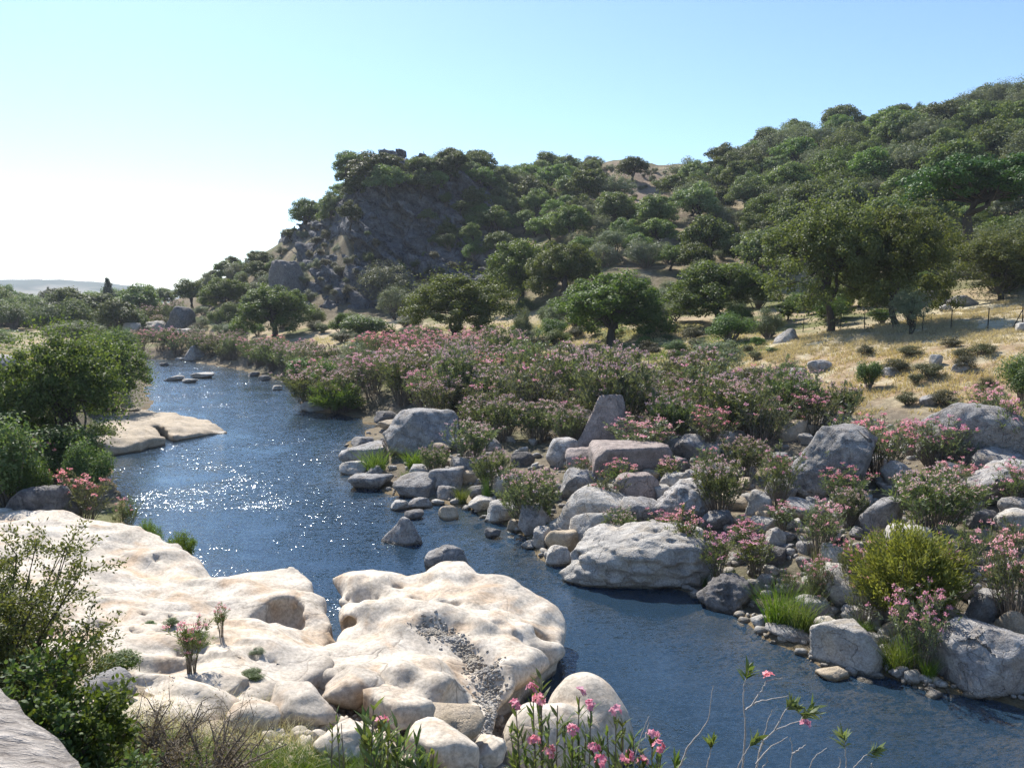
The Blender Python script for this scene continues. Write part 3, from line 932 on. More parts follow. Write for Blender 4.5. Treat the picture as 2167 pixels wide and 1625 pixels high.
ROCKS = []          # footprint centres and radii, so that later things keep clear
def boulder(box, label, mat='grey_rock', seed=0, cat='boulder', group=None, name='boulder', depth=0.85, sub=4, sink=0.18, planes=12, p=24, rough=0.06,
            pits=0.0, lean=(0, 0), taper=0.0, rz=None, hmul=1.0, z=None, base=None):
    x0, y0, x1, y1 = box
    g = ground(0.5 * (x0 + x1), y1 if base is None else base) if z is None else W(0.5 * (x0 + x1), y1, z)
    Y = g[1]
    w = pxw(x1 - x0, Y) * 1.2
    a = -ray(0, y1)[1]
    d = w * depth
    vis = pxw(y1 - y0, Y)
    h = max(0.34 * w, (vis - 0.42 * a * d)) * 1.2 * hmul
    cy = Y + d * 0.45
    cxw = ray(0.5 * (x0 + x1), y1)[0] * cy
    tot = h / (1 - sink)
    V, F = rock_shape(seed + 100, sub, planes, p, rough, pits, lean, 0, taper)
    V = V * np.array((w / 2, d / 2, tot / 2))
    if rz:
        c, s = math.cos(rz), math.sin(rz)
        V = np.stack([V[:, 0] * c - V[:, 1] * s, V[:, 0] * s + V[:, 1] * c, V[:, 2]], 1)
    o = obj(name, mesh(name, V, F, M[mat], True), loc=(cxw, cy, g[2] - tot * sink + tot / 2 - 0.02))
    tag(o, label, cat, group)
    ROCKS.append((cxw, cy, 0.5 * max(w, d)))
    return o

B = boulder
GB = 'boulders along the right bank'
# --- right bank, at the water's edge, from far to near
B((826, 877, 980, 966), 'largest grey boulder at the water edge below the dense pink oleanders', 'grey_rock', 1, group=GB, sub=5, planes=9, p=20, rough=0.045)
B((741, 930, 793, 953), 'small grey boulder hindmost on the point jutting into the river', 'grey_rock', 2, group=GB)
B((724, 944, 818, 985), 'long low grey boulder under sedge at the tip of the river point', 'grey_rock', 3, group=GB)
B((722, 979, 776, 1006), 'flat pale stone at the water edge in front of the river point', 'pale_grey', 4, group=GB)
B((747, 1008, 826, 1046), 'humped grey rock standing alone in water off the river point', 'grey_rock', 5, group=GB, p=8, rough=0.08)
B((775, 988, 812, 1008), 'small stone wedged between the flat pale stone and sedge tuft', 'grey_rock', 205, group=GB)
B((840, 1012, 930, 1058), 'smooth grey boulder with a low nose dipping into the river', 'grey_rock', 6, group=GB, p=8)
B((912, 994, 978, 1042), 'rounded dark grey boulder leaning against the smooth nosed one', 'grey_rock', 7, group=GB, p=9)
B((826, 1069, 867, 1081), 'flat pale stone just breaking the water, leftmost of the small group', 'pale_grey', 8, group=GB, z=0)
B((868, 1058, 912, 1078), 'low grey stone in the shallows behind the small tan wedge', 'grey_rock', 9, group=GB, z=0)
B((914, 1055, 941, 1069), 'tiny pale stone in the shallows nearest the nosed boulder', 'pale_grey', 10, group=GB, z=0)
B((919, 1072, 974, 1102), 'tan wedge shaped stone with a pointed top in the shallows', 'tan_rock', 11, group=GB, z=0, taper=0.5, planes=7)
B((858, 1081, 895, 1100), 'small dark stone in the water left of the tan wedge', 'dark_rock', 12, group=GB, z=0)
B((805, 1103, 902, 1157), 'lone pyramid shaped grey boulder in the middle of the river', 'grey_rock', 13, group=GB, z=0, taper=0.72, p=7, rough=0.04, planes=7, sub=5, hmul=1.15)
B((1027, 1119, 1059, 1140), 'small dark rock alone in open water right of the pyramid boulder', 'dark_rock', 14, group=GB, z=0)
B((996, 1032, 1054, 1060), 'grey stone lying behind the bank edge above the shallows', 'grey_rock', 15, group=GB)
B((993, 1057, 1050, 1086), 'pale rounded stone at the bank edge above the dark lone rock', 'pale_grey', 16, group=GB)
B((1032, 1062, 1092, 1107), 'pale humped boulder at the edge of the shallows beside sedge', 'pale_grey', 17, group=GB, p=9)
B((954, 1059, 981, 1071), 'tiny flat stone at the waterline below a sedge tuft', 'pale_grey', 18, group=GB)
B((1074, 1103, 1104, 1130), 'small brown stone tucked against a cracked grey boulder', 'tan_rock', 19, group=GB)
B((1101, 1076, 1168, 1136), 'cracked grey boulder with a sloping shoulder at the water edge', 'grey_rock', 20, group=GB, rough=0.07)
B((1179, 1056, 1366, 1132), 'large pale whale backed boulder above the broad pitted rock', 'pale_grey', 21, group=GB, p=7, rough=0.03, sub=5, depth=0.6)
B((1212, 1095, 1307, 1161), 'smooth slab leaning in front of the whale backed boulder', 'pale_grey', 22, group=GB, p=9, rough=0.03, depth=0.5)
B((1295, 1112, 1345, 1144), 'squat block sitting right of the leaning slab', 'pale_grey', 23, group=GB, p=20)
B((1361, 1105, 1407, 1148), 'grey block at the right end of the whale backed boulder', 'grey_rock', 24, group=GB)
B((1131, 1117, 1168, 1158), 'pale upright stone at the waterline left of the leaning slab', 'pale_grey', 25, group=GB)
B((1157, 1123, 1224, 1172), 'tan shaded boulder between the waterline and the leaning slab', 'tan_rock', 26, group=GB, p=9)
B((1105, 1144, 1137, 1163), 'small flat pale stone in the water by the upright stone', 'pale_grey', 27, group=GB, z=0)
B((1158, 1162, 1213, 1210), 'pale hollowed stone with a green tuft at the broad rock tip', 'pale_grey', 28, group=GB, pits=0.12)
B((1197, 1150, 1482, 1264), 'broad pale pitted rock jutting into the river, largest on this bank', 'pale_grey', 29, group=GB, p=7, rough=0.10, pits=0.14, sub=6, depth=0.75, planes=14, hmul=0.9)
B((1225, 1137, 1372, 1200), 'hump of pale rock rising from the broad pitted rock', 'pale_grey', 30, group=GB, p=8, rough=0.08, sub=5, depth=0.6)
B((1364, 1146, 1410, 1186), 'dark round stone behind the broad pitted rock', 'dark_rock', 31, group=GB)
B((1257, 950, 1411, 1024), 'big pinkish square block among the oleanders', 'pink_rock', 32, group=GB, p=24, planes=7, sub=5, rough=0.03, depth=0.7)
B((1202, 955, 1276, 1002), 'brownish grey slab leaning on the left of the pinkish block', 'pink_rock', 33, group=GB, p=14)
B((1190, 998, 1269, 1054), 'grey upright block below the pinkish block, left one', 'grey_rock', 34, group=GB, p=20)
B((1302, 1008, 1397, 1068), 'brown grey boulder with a ridged top under the pinkish block', 'pink_rock', 35, group=GB, p=16, planes=8)
B((1209, 863, 1325, 962), 'tall slanting grey slab rising out of the oleanders', 'pink_rock', 36, group=GB, p=18, planes=7, lean=(0.7, 0.3), depth=0.45, taper=0.45, hmul=1.1)
B((1185, 873, 1270, 940), 'dark shaded rock close behind the tall slanting slab', 'dark_rock', 37, group=GB)
B((1160, 936, 1217, 992), 'pale blue grey boulder at the foot of the slanting slab', 'grey_rock', 38, group=GB, p=8)
B((1370, 1032, 1512, 1120), 'large lumpy dark boulder right of the whale backed one', 'grey_rock', 39, group=GB, rough=0.13, pits=0.08, p=8, sub=5)
B((1398, 1000, 1473, 1048), 'pale ridged rock on top of the lumpy dark boulder', 'pale_grey', 40, group=GB, rough=0.08)
B((956, 972, 1006, 1009), 'grey stone half hidden by oleanders above the nosed boulder', 'grey_rock', 41, group=GB)
B((1402, 972, 1458, 1012), 'dark grey rock right of the pinkish block', 'dark_rock', 42, group=GB)
B((795, 874, 845, 897), 'dark block at the shore left of the largest water edge boulder', 'dark_rock', 43, group=GB)
B((799, 889, 866, 911), 'flat pale tan ledge in front of the dark shore block', 'tan_rock', 44, group=GB, hmul=0.6)
B((1084, 960, 1128, 989), 'dark stone among oleanders left of the blue grey boulder', 'dark_rock', 45, group=GB)
B((637, 854, 686, 876), 'white rock at the shore below the yellow green shrub', 'pale_grey', 46, group=GB)
# --- right bank, up the slope and to the right
B((1649, 912, 1855, 1064), 'huge grey boulder with a flat sunlit top, biggest on the slope', 'grey_rock', 47, group=GB, p=20, planes=9, sub=6, rough=0.04, depth=0.8)
B((1950, 866, 2140, 1010), 'huge pale slab with a dark overhang behind pink oleanders', 'grey_rock', 48, group=GB, p=16, planes=8, sub=5, rough=0.04, lean=(0.1, 0.0))
B((2042, 985, 2240, 1085), 'big grey boulder cut by the right edge, half in shade', 'grey_rock', 49, group=GB, p=14, sub=5)
B((1743, 1046, 1794, 1082), 'pale triangular stone below the huge flat topped boulder', 'pale_grey', 50, group=GB, taper=0.4)
B((1793, 1059, 1833, 1079), 'flat pale stone right of the triangular one', 'pale_grey', 51, group=GB)
B((1786, 1076, 1829, 1114), 'brown grey cube beside the tilted long rock', 'grey_rock', 52, group=GB, p=20)
B((1819, 1063, 1897, 1146), 'tilted long rock above the bright green tamarisk', 'grey_rock', 53, group=GB, lean=(0.3, 0))
B((1485, 1086, 1550, 1128), 'grey block with a flat face behind tall oleander stems', 'grey_rock', 54, group=GB, p=22, planes=7)
B((1595, 1096, 1652, 1131), 'pale flat topped stone in the middle of the boulder field', 'pale_grey', 55, group=GB)
B((1619, 1122, 1660, 1170), 'upright pale stone with a dark crack below the flat topped one', 'pale_grey', 56, group=GB, p=20)
B((1540, 1168, 1585, 1199), 'grey pitted stone near the waterside oleander stems', 'grey_rock', 57, group=GB, pits=0.1)
B((1602, 1163, 1667, 1206), 'rough dark rock above the big sedge clump', 'dark_rock', 58, group=GB, rough=0.12)
B((1483, 1229, 1586, 1308), 'dark pitted round boulder standing at the water edge', 'dark_rock', 59, group=GB, p=7, rough=0.12, pits=0.12, sub=5)
B((1688, 1269, 1749, 1317), 'grey rounded boulder right of the big sedge clump', 'grey_rock', 60, group=GB, p=8)
B((1623, 1324, 1709, 1366), 'flat layered stone at the water edge below the sedge', 'grey_rock', 61, group=GB, rough=0.1, hmul=0.6)
B((1727, 1308, 1788, 1345), 'pale blocky stone above the leaning white slab', 'pale_grey', 62, group=GB, p=18)
B((1740, 1330, 1880, 1446), 'leaning white slab dipping its dark end into the water', 'pale_grey', 63, group=GB, p=18, planes=7, sub=5, rough=0.04, depth=0.8, lean=(-0.25, 0.2))
B((1729, 1411, 1788, 1446), 'low brown stone awash left of the leaning white slab', 'tan_rock', 64, group=GB, z=-0.05)
B((1881, 1409, 1922, 1443), 'small smooth stone between the white slab and dark boulder', 'grey_rock', 65, group=GB, p=8)
B((1980, 1316, 2160, 1486), 'massive dark faced boulder in the lower right water edge', 'grey_rock', 66, group=GB, p=22, planes=8, sub=6, rough=0.045, depth=0.9)
B((2040, 1260, 2110, 1333), 'grey block resting on the massive dark faced boulder', 'grey_rock', 67, group=GB, p=16)
B((2026, 1239, 2082, 1284), 'grey stone hindmost above the massive dark faced boulder', 'grey_rock', 68, group=GB)
B((2111, 1303, 2190, 1384), 'tan pitted rock at the right edge beside the massive boulder', 'tan_rock', 69, group=GB, rough=0.09, pits=0.1)
B((2125, 1386, 2215, 1455), 'grey rock at the right edge low by the water', 'grey_rock', 70, group=GB)
B((1577, 1044, 1629, 1096), 'pale stone under oleanders left of the huge flat topped boulder', 'pale_grey', 71, group=GB)
B((1637, 1080, 1678, 1121), 'grey stone between two pink oleanders in the boulder field', 'grey_rock', 72, group=GB)
B((2111, 1086, 2200, 1136), 'pale stone at the right edge below the half shaded boulder', 'pale_grey', 73, group=GB)
B((2044, 1083, 2103, 1122), 'dark stone in the dark gap under the half shaded boulder', 'dark_rock', 74, group=GB)
B((1835, 1145, 1880, 1167), 'flat white stone at the top left of the tamarisk', 'pale_grey', 75, group=GB)
B((1690, 1231, 1767, 1267), 'pale flat stone among rushes left of the tamarisk', 'pale_grey', 76, group=GB)
B((1832, 1282, 1876, 1333), 'grey stone beneath the tamarisk', 'grey_rock', 77, group=GB)
B((1957, 1435, 1990, 1450), 'tiny brown stone at the waterline left of the massive boulder', 'tan_rock', 78, group=GB)
B((1872, 1390, 1926, 1416), 'thin slab lying above the small smooth stone', 'grey_rock', 79, group=GB)
B((1420, 925, 1500, 975), 'dim round boulder in oleander shade above the dark grey rock', 'grey_rock', 80, group=GB)
B((1560, 985, 1600, 1015), 'small flat stone left of the huge flat topped boulder', 'pale_grey', 81, group=GB)
B((1870, 985, 1935, 1040), 'pale boulder half covered by twigs right of the huge one', 'pale_grey', 82, group=GB)
B((1960, 1040, 2020, 1085), 'pale stone left of the half shaded right edge boulder', 'pale_grey', 83, group=GB)
# --- dry slope and meadow
GM = 'rocks on the dry slope'
B((1633, 700, 1686, 727), 'grey pointed rock at the left end of the straw meadow', 'grey_rock', 90, group=GM, lean=(0.4, 0), taper=0.4)
B((1948, 620, 2000, 648), 'dark boulder under the trees behind the fence', 'grey_rock', 91, group=GM)
B((2010, 633, 2060, 650), 'low grey rock right of the boulder behind the fence', 'grey_rock', 92, group=GM)
B((1712, 765, 1754, 790), 'dark shaded rock on the straw slope above the pale one', 'grey_rock', 93, group=GM)
B((1668, 783, 1705, 808), 'pale rounded rock on the straw slope', 'pale_grey', 94, group=GM)
B((1968, 755, 1994, 777), 'white rock high on the dry slope', 'pale_grey', 95, group=GM)
B((1772, 876, 1800, 893), 'pale stone above the huge flat topped boulder', 'pale_grey', 96, group=GM)
B((2148, 686, 2185, 704), 'pale stone by the braced corner post', 'pale_grey', 97, group=GM)
B((1675, 808, 1715, 825), 'low pale stone just below the rounded rock on the slope', 'pale_grey', 98, group=GM)
B((1870, 780, 1900, 800), 'flat stone under the dark cushion bushes', 'grey_rock', 99, group=GM)
B((2018, 770, 2045, 790), 'small stone right of the white one on the dry slope', 'grey_rock', 199, group=GM)
B((1950, 838, 1985, 862), 'grey stone at the foot of the dry slope', 'grey_rock', 198, group=GM)
B((1990, 647, 2015, 660), 'little pale stone in the meadow behind the fence', 'pale_grey', 197, group=GM)
# --- left bank and river
GL = 'rocks on the left bank'
B((222, 836, 276, 872), 'pale slab upper of the two stacked by the left tree', 'tan_rock', 110, group=GL, p=16)
B((247, 862, 306, 890), 'pale rounded block lower of the two by the left tree', 'tan_rock', 111, group=GL, p=12)
B((347, 660, 408, 712), 'dark hulking rock behind the far end of the river', 'dark_rock', 112, group=GL)
B((258, 688, 300, 712), 'pale ledge left of the dark hulking rock', 'pale_grey', 113, group=GL)
B((300, 682, 352, 704), 'flat white rock touching the dark hulking rock', 'pale_grey', 114, group=GL)
B((375, 700, 412, 722), 'pale rubble stone in front of the dark hulking rock', 'pale_grey', 115, group=GL)
B((395, 736, 430, 764), 'round grey boulder on the far shore among pink oleanders', 'grey_rock', 116, group=GL, p=7)
B((374, 759, 392, 766), 'small pale stone at the far waterline', 'pale_grey', 117, group=GL)
B((572, 568, 648, 650), 'dark bluff of rock below the crag behind the rounded oak', 'dark_rock', 118, group=GL, sub=5, p=20, planes=8, rough=0.07, depth=0.8)
B((15, 1035, 135, 1118), 'dark shaded boulder behind the pale ledge at left', 'dark_rock', 119, group=GL, p=8)
B((-60, 775, 60, 812), 'shaded rock face below the straw mound at the left edge', 'grey_rock', 120, group=GL)
GW = 'stones in the river'
B((354, 796, 390, 806), 'pale shoal rock in the far river, left one', 'pale_grey', 121, group=GW, z=0, hmul=0.6)
B((408, 792, 456, 801), 'long pale shoal rock in the far river, right one', 'pale_grey', 122, group=GW, z=0, hmul=0.5)
B((388, 803, 420, 810), 'thin pale shoal rock between and below the other two', 'pale_grey', 123, group=GW, z=0, hmul=0.5)
B((340, 768, 356, 775), 'dark stone in the farthest reach of the river', 'dark_rock', 124, group=GW, z=0)
B((528, 790, 548, 797), 'small dark stone off the far right shore', 'dark_rock', 125, group=GW, z=0)
B((548, 799, 572, 806), 'dark stone second from the far right shore', 'dark_rock', 126, group=GW, z=0)
B((576, 820, 596, 826), 'small pale stone off the far right shore', 'pale_grey', 127, group=GW, z=0)
B((904, 1198, 988, 1228), 'grey topped stone in the water behind the white outcrop', 'grey_rock', 128, group=GW, z=0, hmul=1.6)

# filler stones of the boulder field: individuals, none of which stands out
rng = np.random.default_rng(7)
protos = []
for k in range(9):
    V_, F_ = rock_shape(900 + k, 3, 9, 22 if k % 3 else 8, 0.07)
    protos.append([mesh('stone', V_ * 0.5, F_, M[m], True) for m in ('grey_rock', 'pale_grey', 'tan_rock')])
FIELD = [(730, 975), (800, 905), (900, 950), (1000, 930), (1200, 940), (1420, 900), (1640, 880), (1900, 920), (2300, 900), (2400, 1500), (1990, 1452), (1760, 1400),
         (1620, 1330), (1500, 1240), (1300, 1200), (1180, 1175), (1100, 1120), (980, 1062), (850, 1040)]
FPOLY = [tuple(map(float, p)) for p in FIELD]
count = 0
tries = 0
placed = []
cand = np.stack([rng.uniform(725, 2167, 4000), rng.uniform(890, 1450, 4000)], 1)
cand = cand[poly_sd(cand[:, 0], cand[:, 1], FPOLY) < 0]
for px, py in cand:
    if count >= 190:
        break
    g = ground(px, py)
    r = 0.20 + 0.58 * rng.random() ** 1.8
    if any((g[0] - a) ** 2 + (g[1] - b) ** 2 < (0.55 * c + 0.6 * r) ** 2 for a, b, c in ROCKS) or any((g[0] - a) ** 2 + (g[1] - b) ** 2 < (0.8 * (c + r)) ** 2 for a, b, c in placed):
        continue
    placed.append((g[0], g[1], r))
    ci = int(rng.choice([0, 0, 1, 1, 2]))
    o = obj('stone', protos[rng.integers(9)][ci], loc=(g[0], g[1], g[2] + r * 0.28), rotz=rng.uniform(0, 6.28),
            scale=(2 * r, 2 * r * rng.uniform(0.7, 1.0), 2 * r * rng.uniform(0.5, 0.8)))
    where = 'near the water' if g[2] < 0.75 else ('halfway up the boulder field' if g[2] < 1.5 else 'high in the boulder field')
    side = ('leftmost', 'left', 'central', 'right', 'rightmost')[min(4, int((px - 725) / 290))]
    size = 'pebble sized' if r < 0.24 else ('small' if r < 0.38 else 'medium')
    tag(o, size + ' ' + ('grey', 'pale', 'tan')[ci] + ' loose stone ' + where + ', ' + side + ' stretch of the right bank', 'stone', 'loose stones between the boulders')
    count += 1

# rubble too small to count
def rubble(name, n, sampler, rmin, rmax, mat, label, seed=3, zoff=0.0):
    rng = np.random.default_rng(seed)
    Vp, Fp = ICO[2][0], ICO[2][1]
    Vp2, Fp2 = rock_shape(seed + 77, 2, 8, 10, 0.08)
    pts = sampler(rng, n)
    n = len(pts)
    r = rmin + (rmax - rmin) * rng.random(n) ** 2.5
    ang = rng.uniform(0, 6.28, n)
    sc = np.stack([r, r * rng.uniform(0.6, 1, n), r * rng.uniform(0.45, 0.8, n)], 1)
    V = Vp2[None] * sc[:, None, :]
    c, s = np.cos(ang)[:, None], np.sin(ang)[:, None]
    V = np.stack([V[..., 0] * c - V[..., 1] * s, V[..., 0] * s + V[..., 1] * c, V[..., 2]], -1) + pts[:, None, :]
    V[..., 2] += (r * 0.2)[:, None] + zoff
    F = (Fp2[None] + (np.arange(n) * len(Vp2))[:, None, None]).reshape(-1, 3)
    o = obj(name, mesh(name, V.reshape(-1, 3), F, M[mat], True))
    tag(o, label, 'rubble', kind='stuff')

def field_pts(rng, n):
    px, py = rng.uniform(725, 2250, n * 3), rng.uniform(890, 1490, n * 3)
    k = poly_sd(px, py, FPOLY) < 38
    pts = np.array([ground(a, b) for a, b in zip(px[k][:n], py[k][:n])])
    return pts
rubble('rubble', 2300, field_pts, 0.04, 0.19, 'pale_grey', 'small stones and gravel lying between the boulders of the right bank')

# ------------------------------------------------------------------ waterworn outcrops of the near bank
def ell(X, Y, Z, c, r, rot=0.0):
    x, y, z = X - c[0], Y - c[1], Z - c[2]
    if rot:
        cs, sn = math.cos(rot), math.sin(rot)
        x, y = x * cs + y * sn, -x * sn + y * cs
    k = np.sqrt((x / r[0]) ** 2 + (y / r[1]) ** 2 + (z / r[2]) ** 2)
    return (k - 1) * min(r)

def idw(X, Y, pts):
    num, den = 0, 0
    for a, b, c in pts:
        w = 1 / ((X - a) ** 2 + (Y - b) ** 2 + 0.15) ** 1.6
        num = num + w * c
        den = den + w
    return num / den

def sdf_rock(name, lo, hi, h, fn, mat, nz=None):
    x = np.arange(lo[0], hi[0], h)
    y = np.arange(lo[1], hi[1], h)
    z = np.arange(lo[2], hi[2], h)
    X, Y, Z = x[:, None, None], y[None, :, None], z[None, None, :]
    d = fn(X, Y, Z) + np.zeros((len(x), len(y), len(z)))
    if nz is not None:
        i, j, k = np.nonzero(np.abs(d) < 0.3)
        d[i, j, k] += nz(x[i], y[j], z[k])
    d[0], d[-1], d[:, 0], d[:, -1], d[:, :, 0], d[:, :, -1] = [1.0] * 6
    V, F = surface_nets(d, lo, h)
    V, F = keep_largest(V, F)
    return obj(name, mesh(name, V, F, M[mat], True))

LEDGE_TOP = [(-150, 1120, 1.9), (0, 1100, 1.55), (100, 1112, 1.5), (200, 1128, 1.35), (300, 1150, 1.12), (345, 1165, 0.98), (400, 1205, 0.72), (440, 1225, 0.5), (470, 1228, 0.62), (485, 1209, 0.95), (560, 1214, 1.0), (640, 1232, 0.92),
             (668, 1270, 0.72), (0, 1250, 1.9), (-200, 1300, 2.3), (150, 1230, 1.65), (260, 1260, 1.45), (360, 1260, 1.15), (430, 1270, 1.0), (520, 1265, 1.2), (590, 1262, 1.3), (620, 1260, 1.18),
             (500, 1330, 1.38), (530, 1380, 1.4), (400, 1330, 1.35), (300, 1350, 1.6), (100, 1370, 2.0), (640, 1330, 0.95), (690, 1370, 0.8), (600, 1420, 1.35), (450, 1420, 1.55), (300, 1450, 1.8), (150, 1500, 2.1)]
LEDGE_EDGE = [(-260, 1080, 1.2), (0, 1098, 1.2), (110, 1110, 1.2), (210, 1128, 1.0), (345, 1160, 0.7), (405, 1200, 0.4), (448, 1228, 0.2), (478, 1208, 0.7), (560, 1212, 0.7), (645, 1230, 0.6), (678, 1275, 0.3), (700, 1330, 0.4),
              (728, 1380, 0.5), (700, 1440, 1.1), (520, 1500, 1.5), (300, 1560, 1.9), (-100, 1620, 2.1), (-500, 1500, 2.2)]
def ledge():
    top = [tuple(W(*p)) for p in LEDGE_TOP]
    edge = [tuple(W(*p)[:2]) for p in LEDGE_EDGE]
    def fn(X, Y, Z):
        xx = np.broadcast_to(X[:, :, 0], (X.shape[0], Y.shape[1]))
        yy = np.broadcast_to(Y[:, :, 0], (X.shape[0], Y.shape[1]))
        hx = idw(xx, yy, top)
        hx = hx + 0.13 * (np.abs(fbm(xx * 0.5, yy * 0.8, 0, 3, 208)) * 2.2 - 0.5) + 0.12 * fbm(xx * 0.8, yy * 1.1, 0, 4, 201) + 0.035 * fbm(xx * 3, yy * 3, 0, 3, 202)
        # bedding steps on the lower, nearer part
        stp = sstep(13.5, 11.0, yy + 0.15 * xx)
        fr = (yy * 0.9 + 0.25 * xx + 0.7 * fbm(xx * 0.7, yy * 0.7, 0, 3, 203)) % 1
        hx = hx + (0.35 + 0.65 * stp) * 0.17 * (sstep(0.0, 0.13, fr) - fr) * sstep(-3.2, -4.6, xx)
        sd = poly_sd(xx, yy, edge) + 0.12 * fbm(xx * 1.2, yy * 1.2, 0, 3, 204)
        d = smax((Z - hx[:, :, None]) * 0.8, sd[:, :, None] + 0.18 * np.sin(Z * 3.0) + 0.0 * Z, 0.30)
        for a, b, r in [((300, 1290, 1.4), (520, 1318, 1.3), 0.05), ((230, 1345, 1.6), (420, 1350, 1.45), 0.06), ((330, 1180, 1.0), (440, 1232, 0.6), 0.07), ((380, 1395, 1.5), (560, 1405, 1.4), 0.055)]:
            a, b = W(*a), W(*b)
            ab = b - a
            t = np.clip(((X - a[0]) * ab[0] + (Y - a[1]) * ab[1]) / (ab[0] ** 2 + ab[1] ** 2), 0, 1)
            q = np.sqrt((X - a[0] - t * ab[0] + 0.10 * np.sin(t * 11)) ** 2 + (Y - a[1] - t * ab[1] + 0.07 * np.sin(t * 23)) ** 2)
            d = smax(d, -np.maximum(q - r - 0.04 + 0.35 * (hx[:, :, None] - Z), hx[:, :, None] - 0.22 - Z), 0.05)
        # lobes by the water and the hollow scooped into them
        for px, py, z, r, rot in [(600, 1262, 1.32, (0.75, 0.45, 0.6), -0.5), (650, 1300, 0.85, (0.35, 0.7, 0.7), 0.2), (690, 1365, 0.72, (0.5, 0.6, 0.55), 0.4), (380, 1212, 0.88, (1.2, 0.35, 0.4), -0.75)]:
            c = W(px, py, z)
            d = smin(d, ell(X, Y, Z, (c[0], c[1], c[2] - r[2]), r, rot), 0.22)
        for px, py, z, r, rot in [(605, 1306, 0.95, (0.36, 0.42, 0.42), 0.5), (622, 1345, 0.72, (0.3, 0.35, 0.3), 0), (560, 1300, 1.15, (0.3, 0.28, 0.35), 0), (760, 1372, 0.75, (0.55, 0.5, 0.5), 0)]:
            c = W(px, py, z)
            d = smax(d, -ell(X, Y, Z, c, r, rot), 0.12)
        return d
    o = sdf_rock('rock_ledge', (-18, 8.4, -0.8), (-2.4, 23.5, 2.9), 0.085, fn, 'white_rock', lambda x, y, z: 0.035 * fbm(x * 2.2, y * 2.2, z * 2.2, 3, 206))
    tag(o, 'smooth pale sloping rock ledge filling the near left bank', 'rock ledge')
ledge()

OUT_TOP = [(705, 1230, 1.02), (742, 1212, 1.22), (790, 1224, 1.16), (840, 1240, 1.0), (890, 1238, 1.02), (925, 1216, 1.16), (962, 1213, 1.12), (1010, 1242, 1.02), (1070, 1265, 0.97), (1130, 1292, 0.87), (1180, 1325, 0.7), (1210, 1350, 0.5), (1222, 1375, 0.3),
           (720, 1262, 0.72), (760, 1278, 0.8), (800, 1280, 0.88), (870, 1272, 0.95), (950, 1272, 1.02), (1030, 1295, 1.0), (1100, 1320, 0.9), (1160, 1350, 0.72),
           (748, 1290, 1.2), (772, 1281, 1.34), (820, 1277, 1.36), (880, 1282, 1.34), (940, 1290, 1.28), (742, 1330, 1.05), (790, 1345, 1.06), (850, 1312, 1.3), (900, 1304, 1.3), (960, 1302, 1.26), (1000, 1302, 1.27), (1022, 1306, 1.2), (1030, 1326, 0.98), (980, 1335, 1.02),
           (905, 1338, 1.06), (950, 1348, 0.96), (990, 1385, 0.88), (1030, 1425, 0.78), (1045, 1485, 0.72), (1055, 1550, 0.72),
           (800, 1390, 1.2), (740, 1392, 1.16), (680, 1402, 1.22), (720, 1430, 1.3), (830, 1420, 1.4), (900, 1402, 1.28), (940, 1440, 1.36), (962, 1482, 1.2), (880, 1470, 1.36), (780, 1460, 1.24), (850, 1500, 1.15), (930, 1525, 0.95), (1000, 1525, 0.8),
           (1000, 1352, 1.08), (1060, 1345, 1.06), (1060, 1400, 1.05), (1120, 1390, 0.95), (1100, 1440, 0.95), (1160, 1420, 0.78), (1190, 1400, 0.5), (1120, 1490, 0.85), (1155, 1462, 0.78)]
OUT_EDGE = [(695, 1236, 0.75), (718, 1218, 0.95), (745, 1206, 1.0), (790, 1218, 0.95), (840, 1236, 0.75), (890, 1234, 0.75), (925, 1208, 0.85), (965, 1206, 0.85), (1015, 1236, 0.75), (1130, 1285, 0.5), (1205, 1335, 0.2), (1230, 1380, 0.0), (1218, 1420, 0.1),
            (1160, 1452, 0.3), (1090, 1480, 0.5), (1062, 1530, 0.6), (1050, 1600, 0.6), (960, 1570, 0.8), (840, 1530, 1.0), (700, 1460, 1.1), (610, 1425, 1.1), (640, 1385, 1.0), (720, 1375, 0.9), (733, 1345, 0.8), (722, 1300, 0.6), (704, 1264, 0.5)]
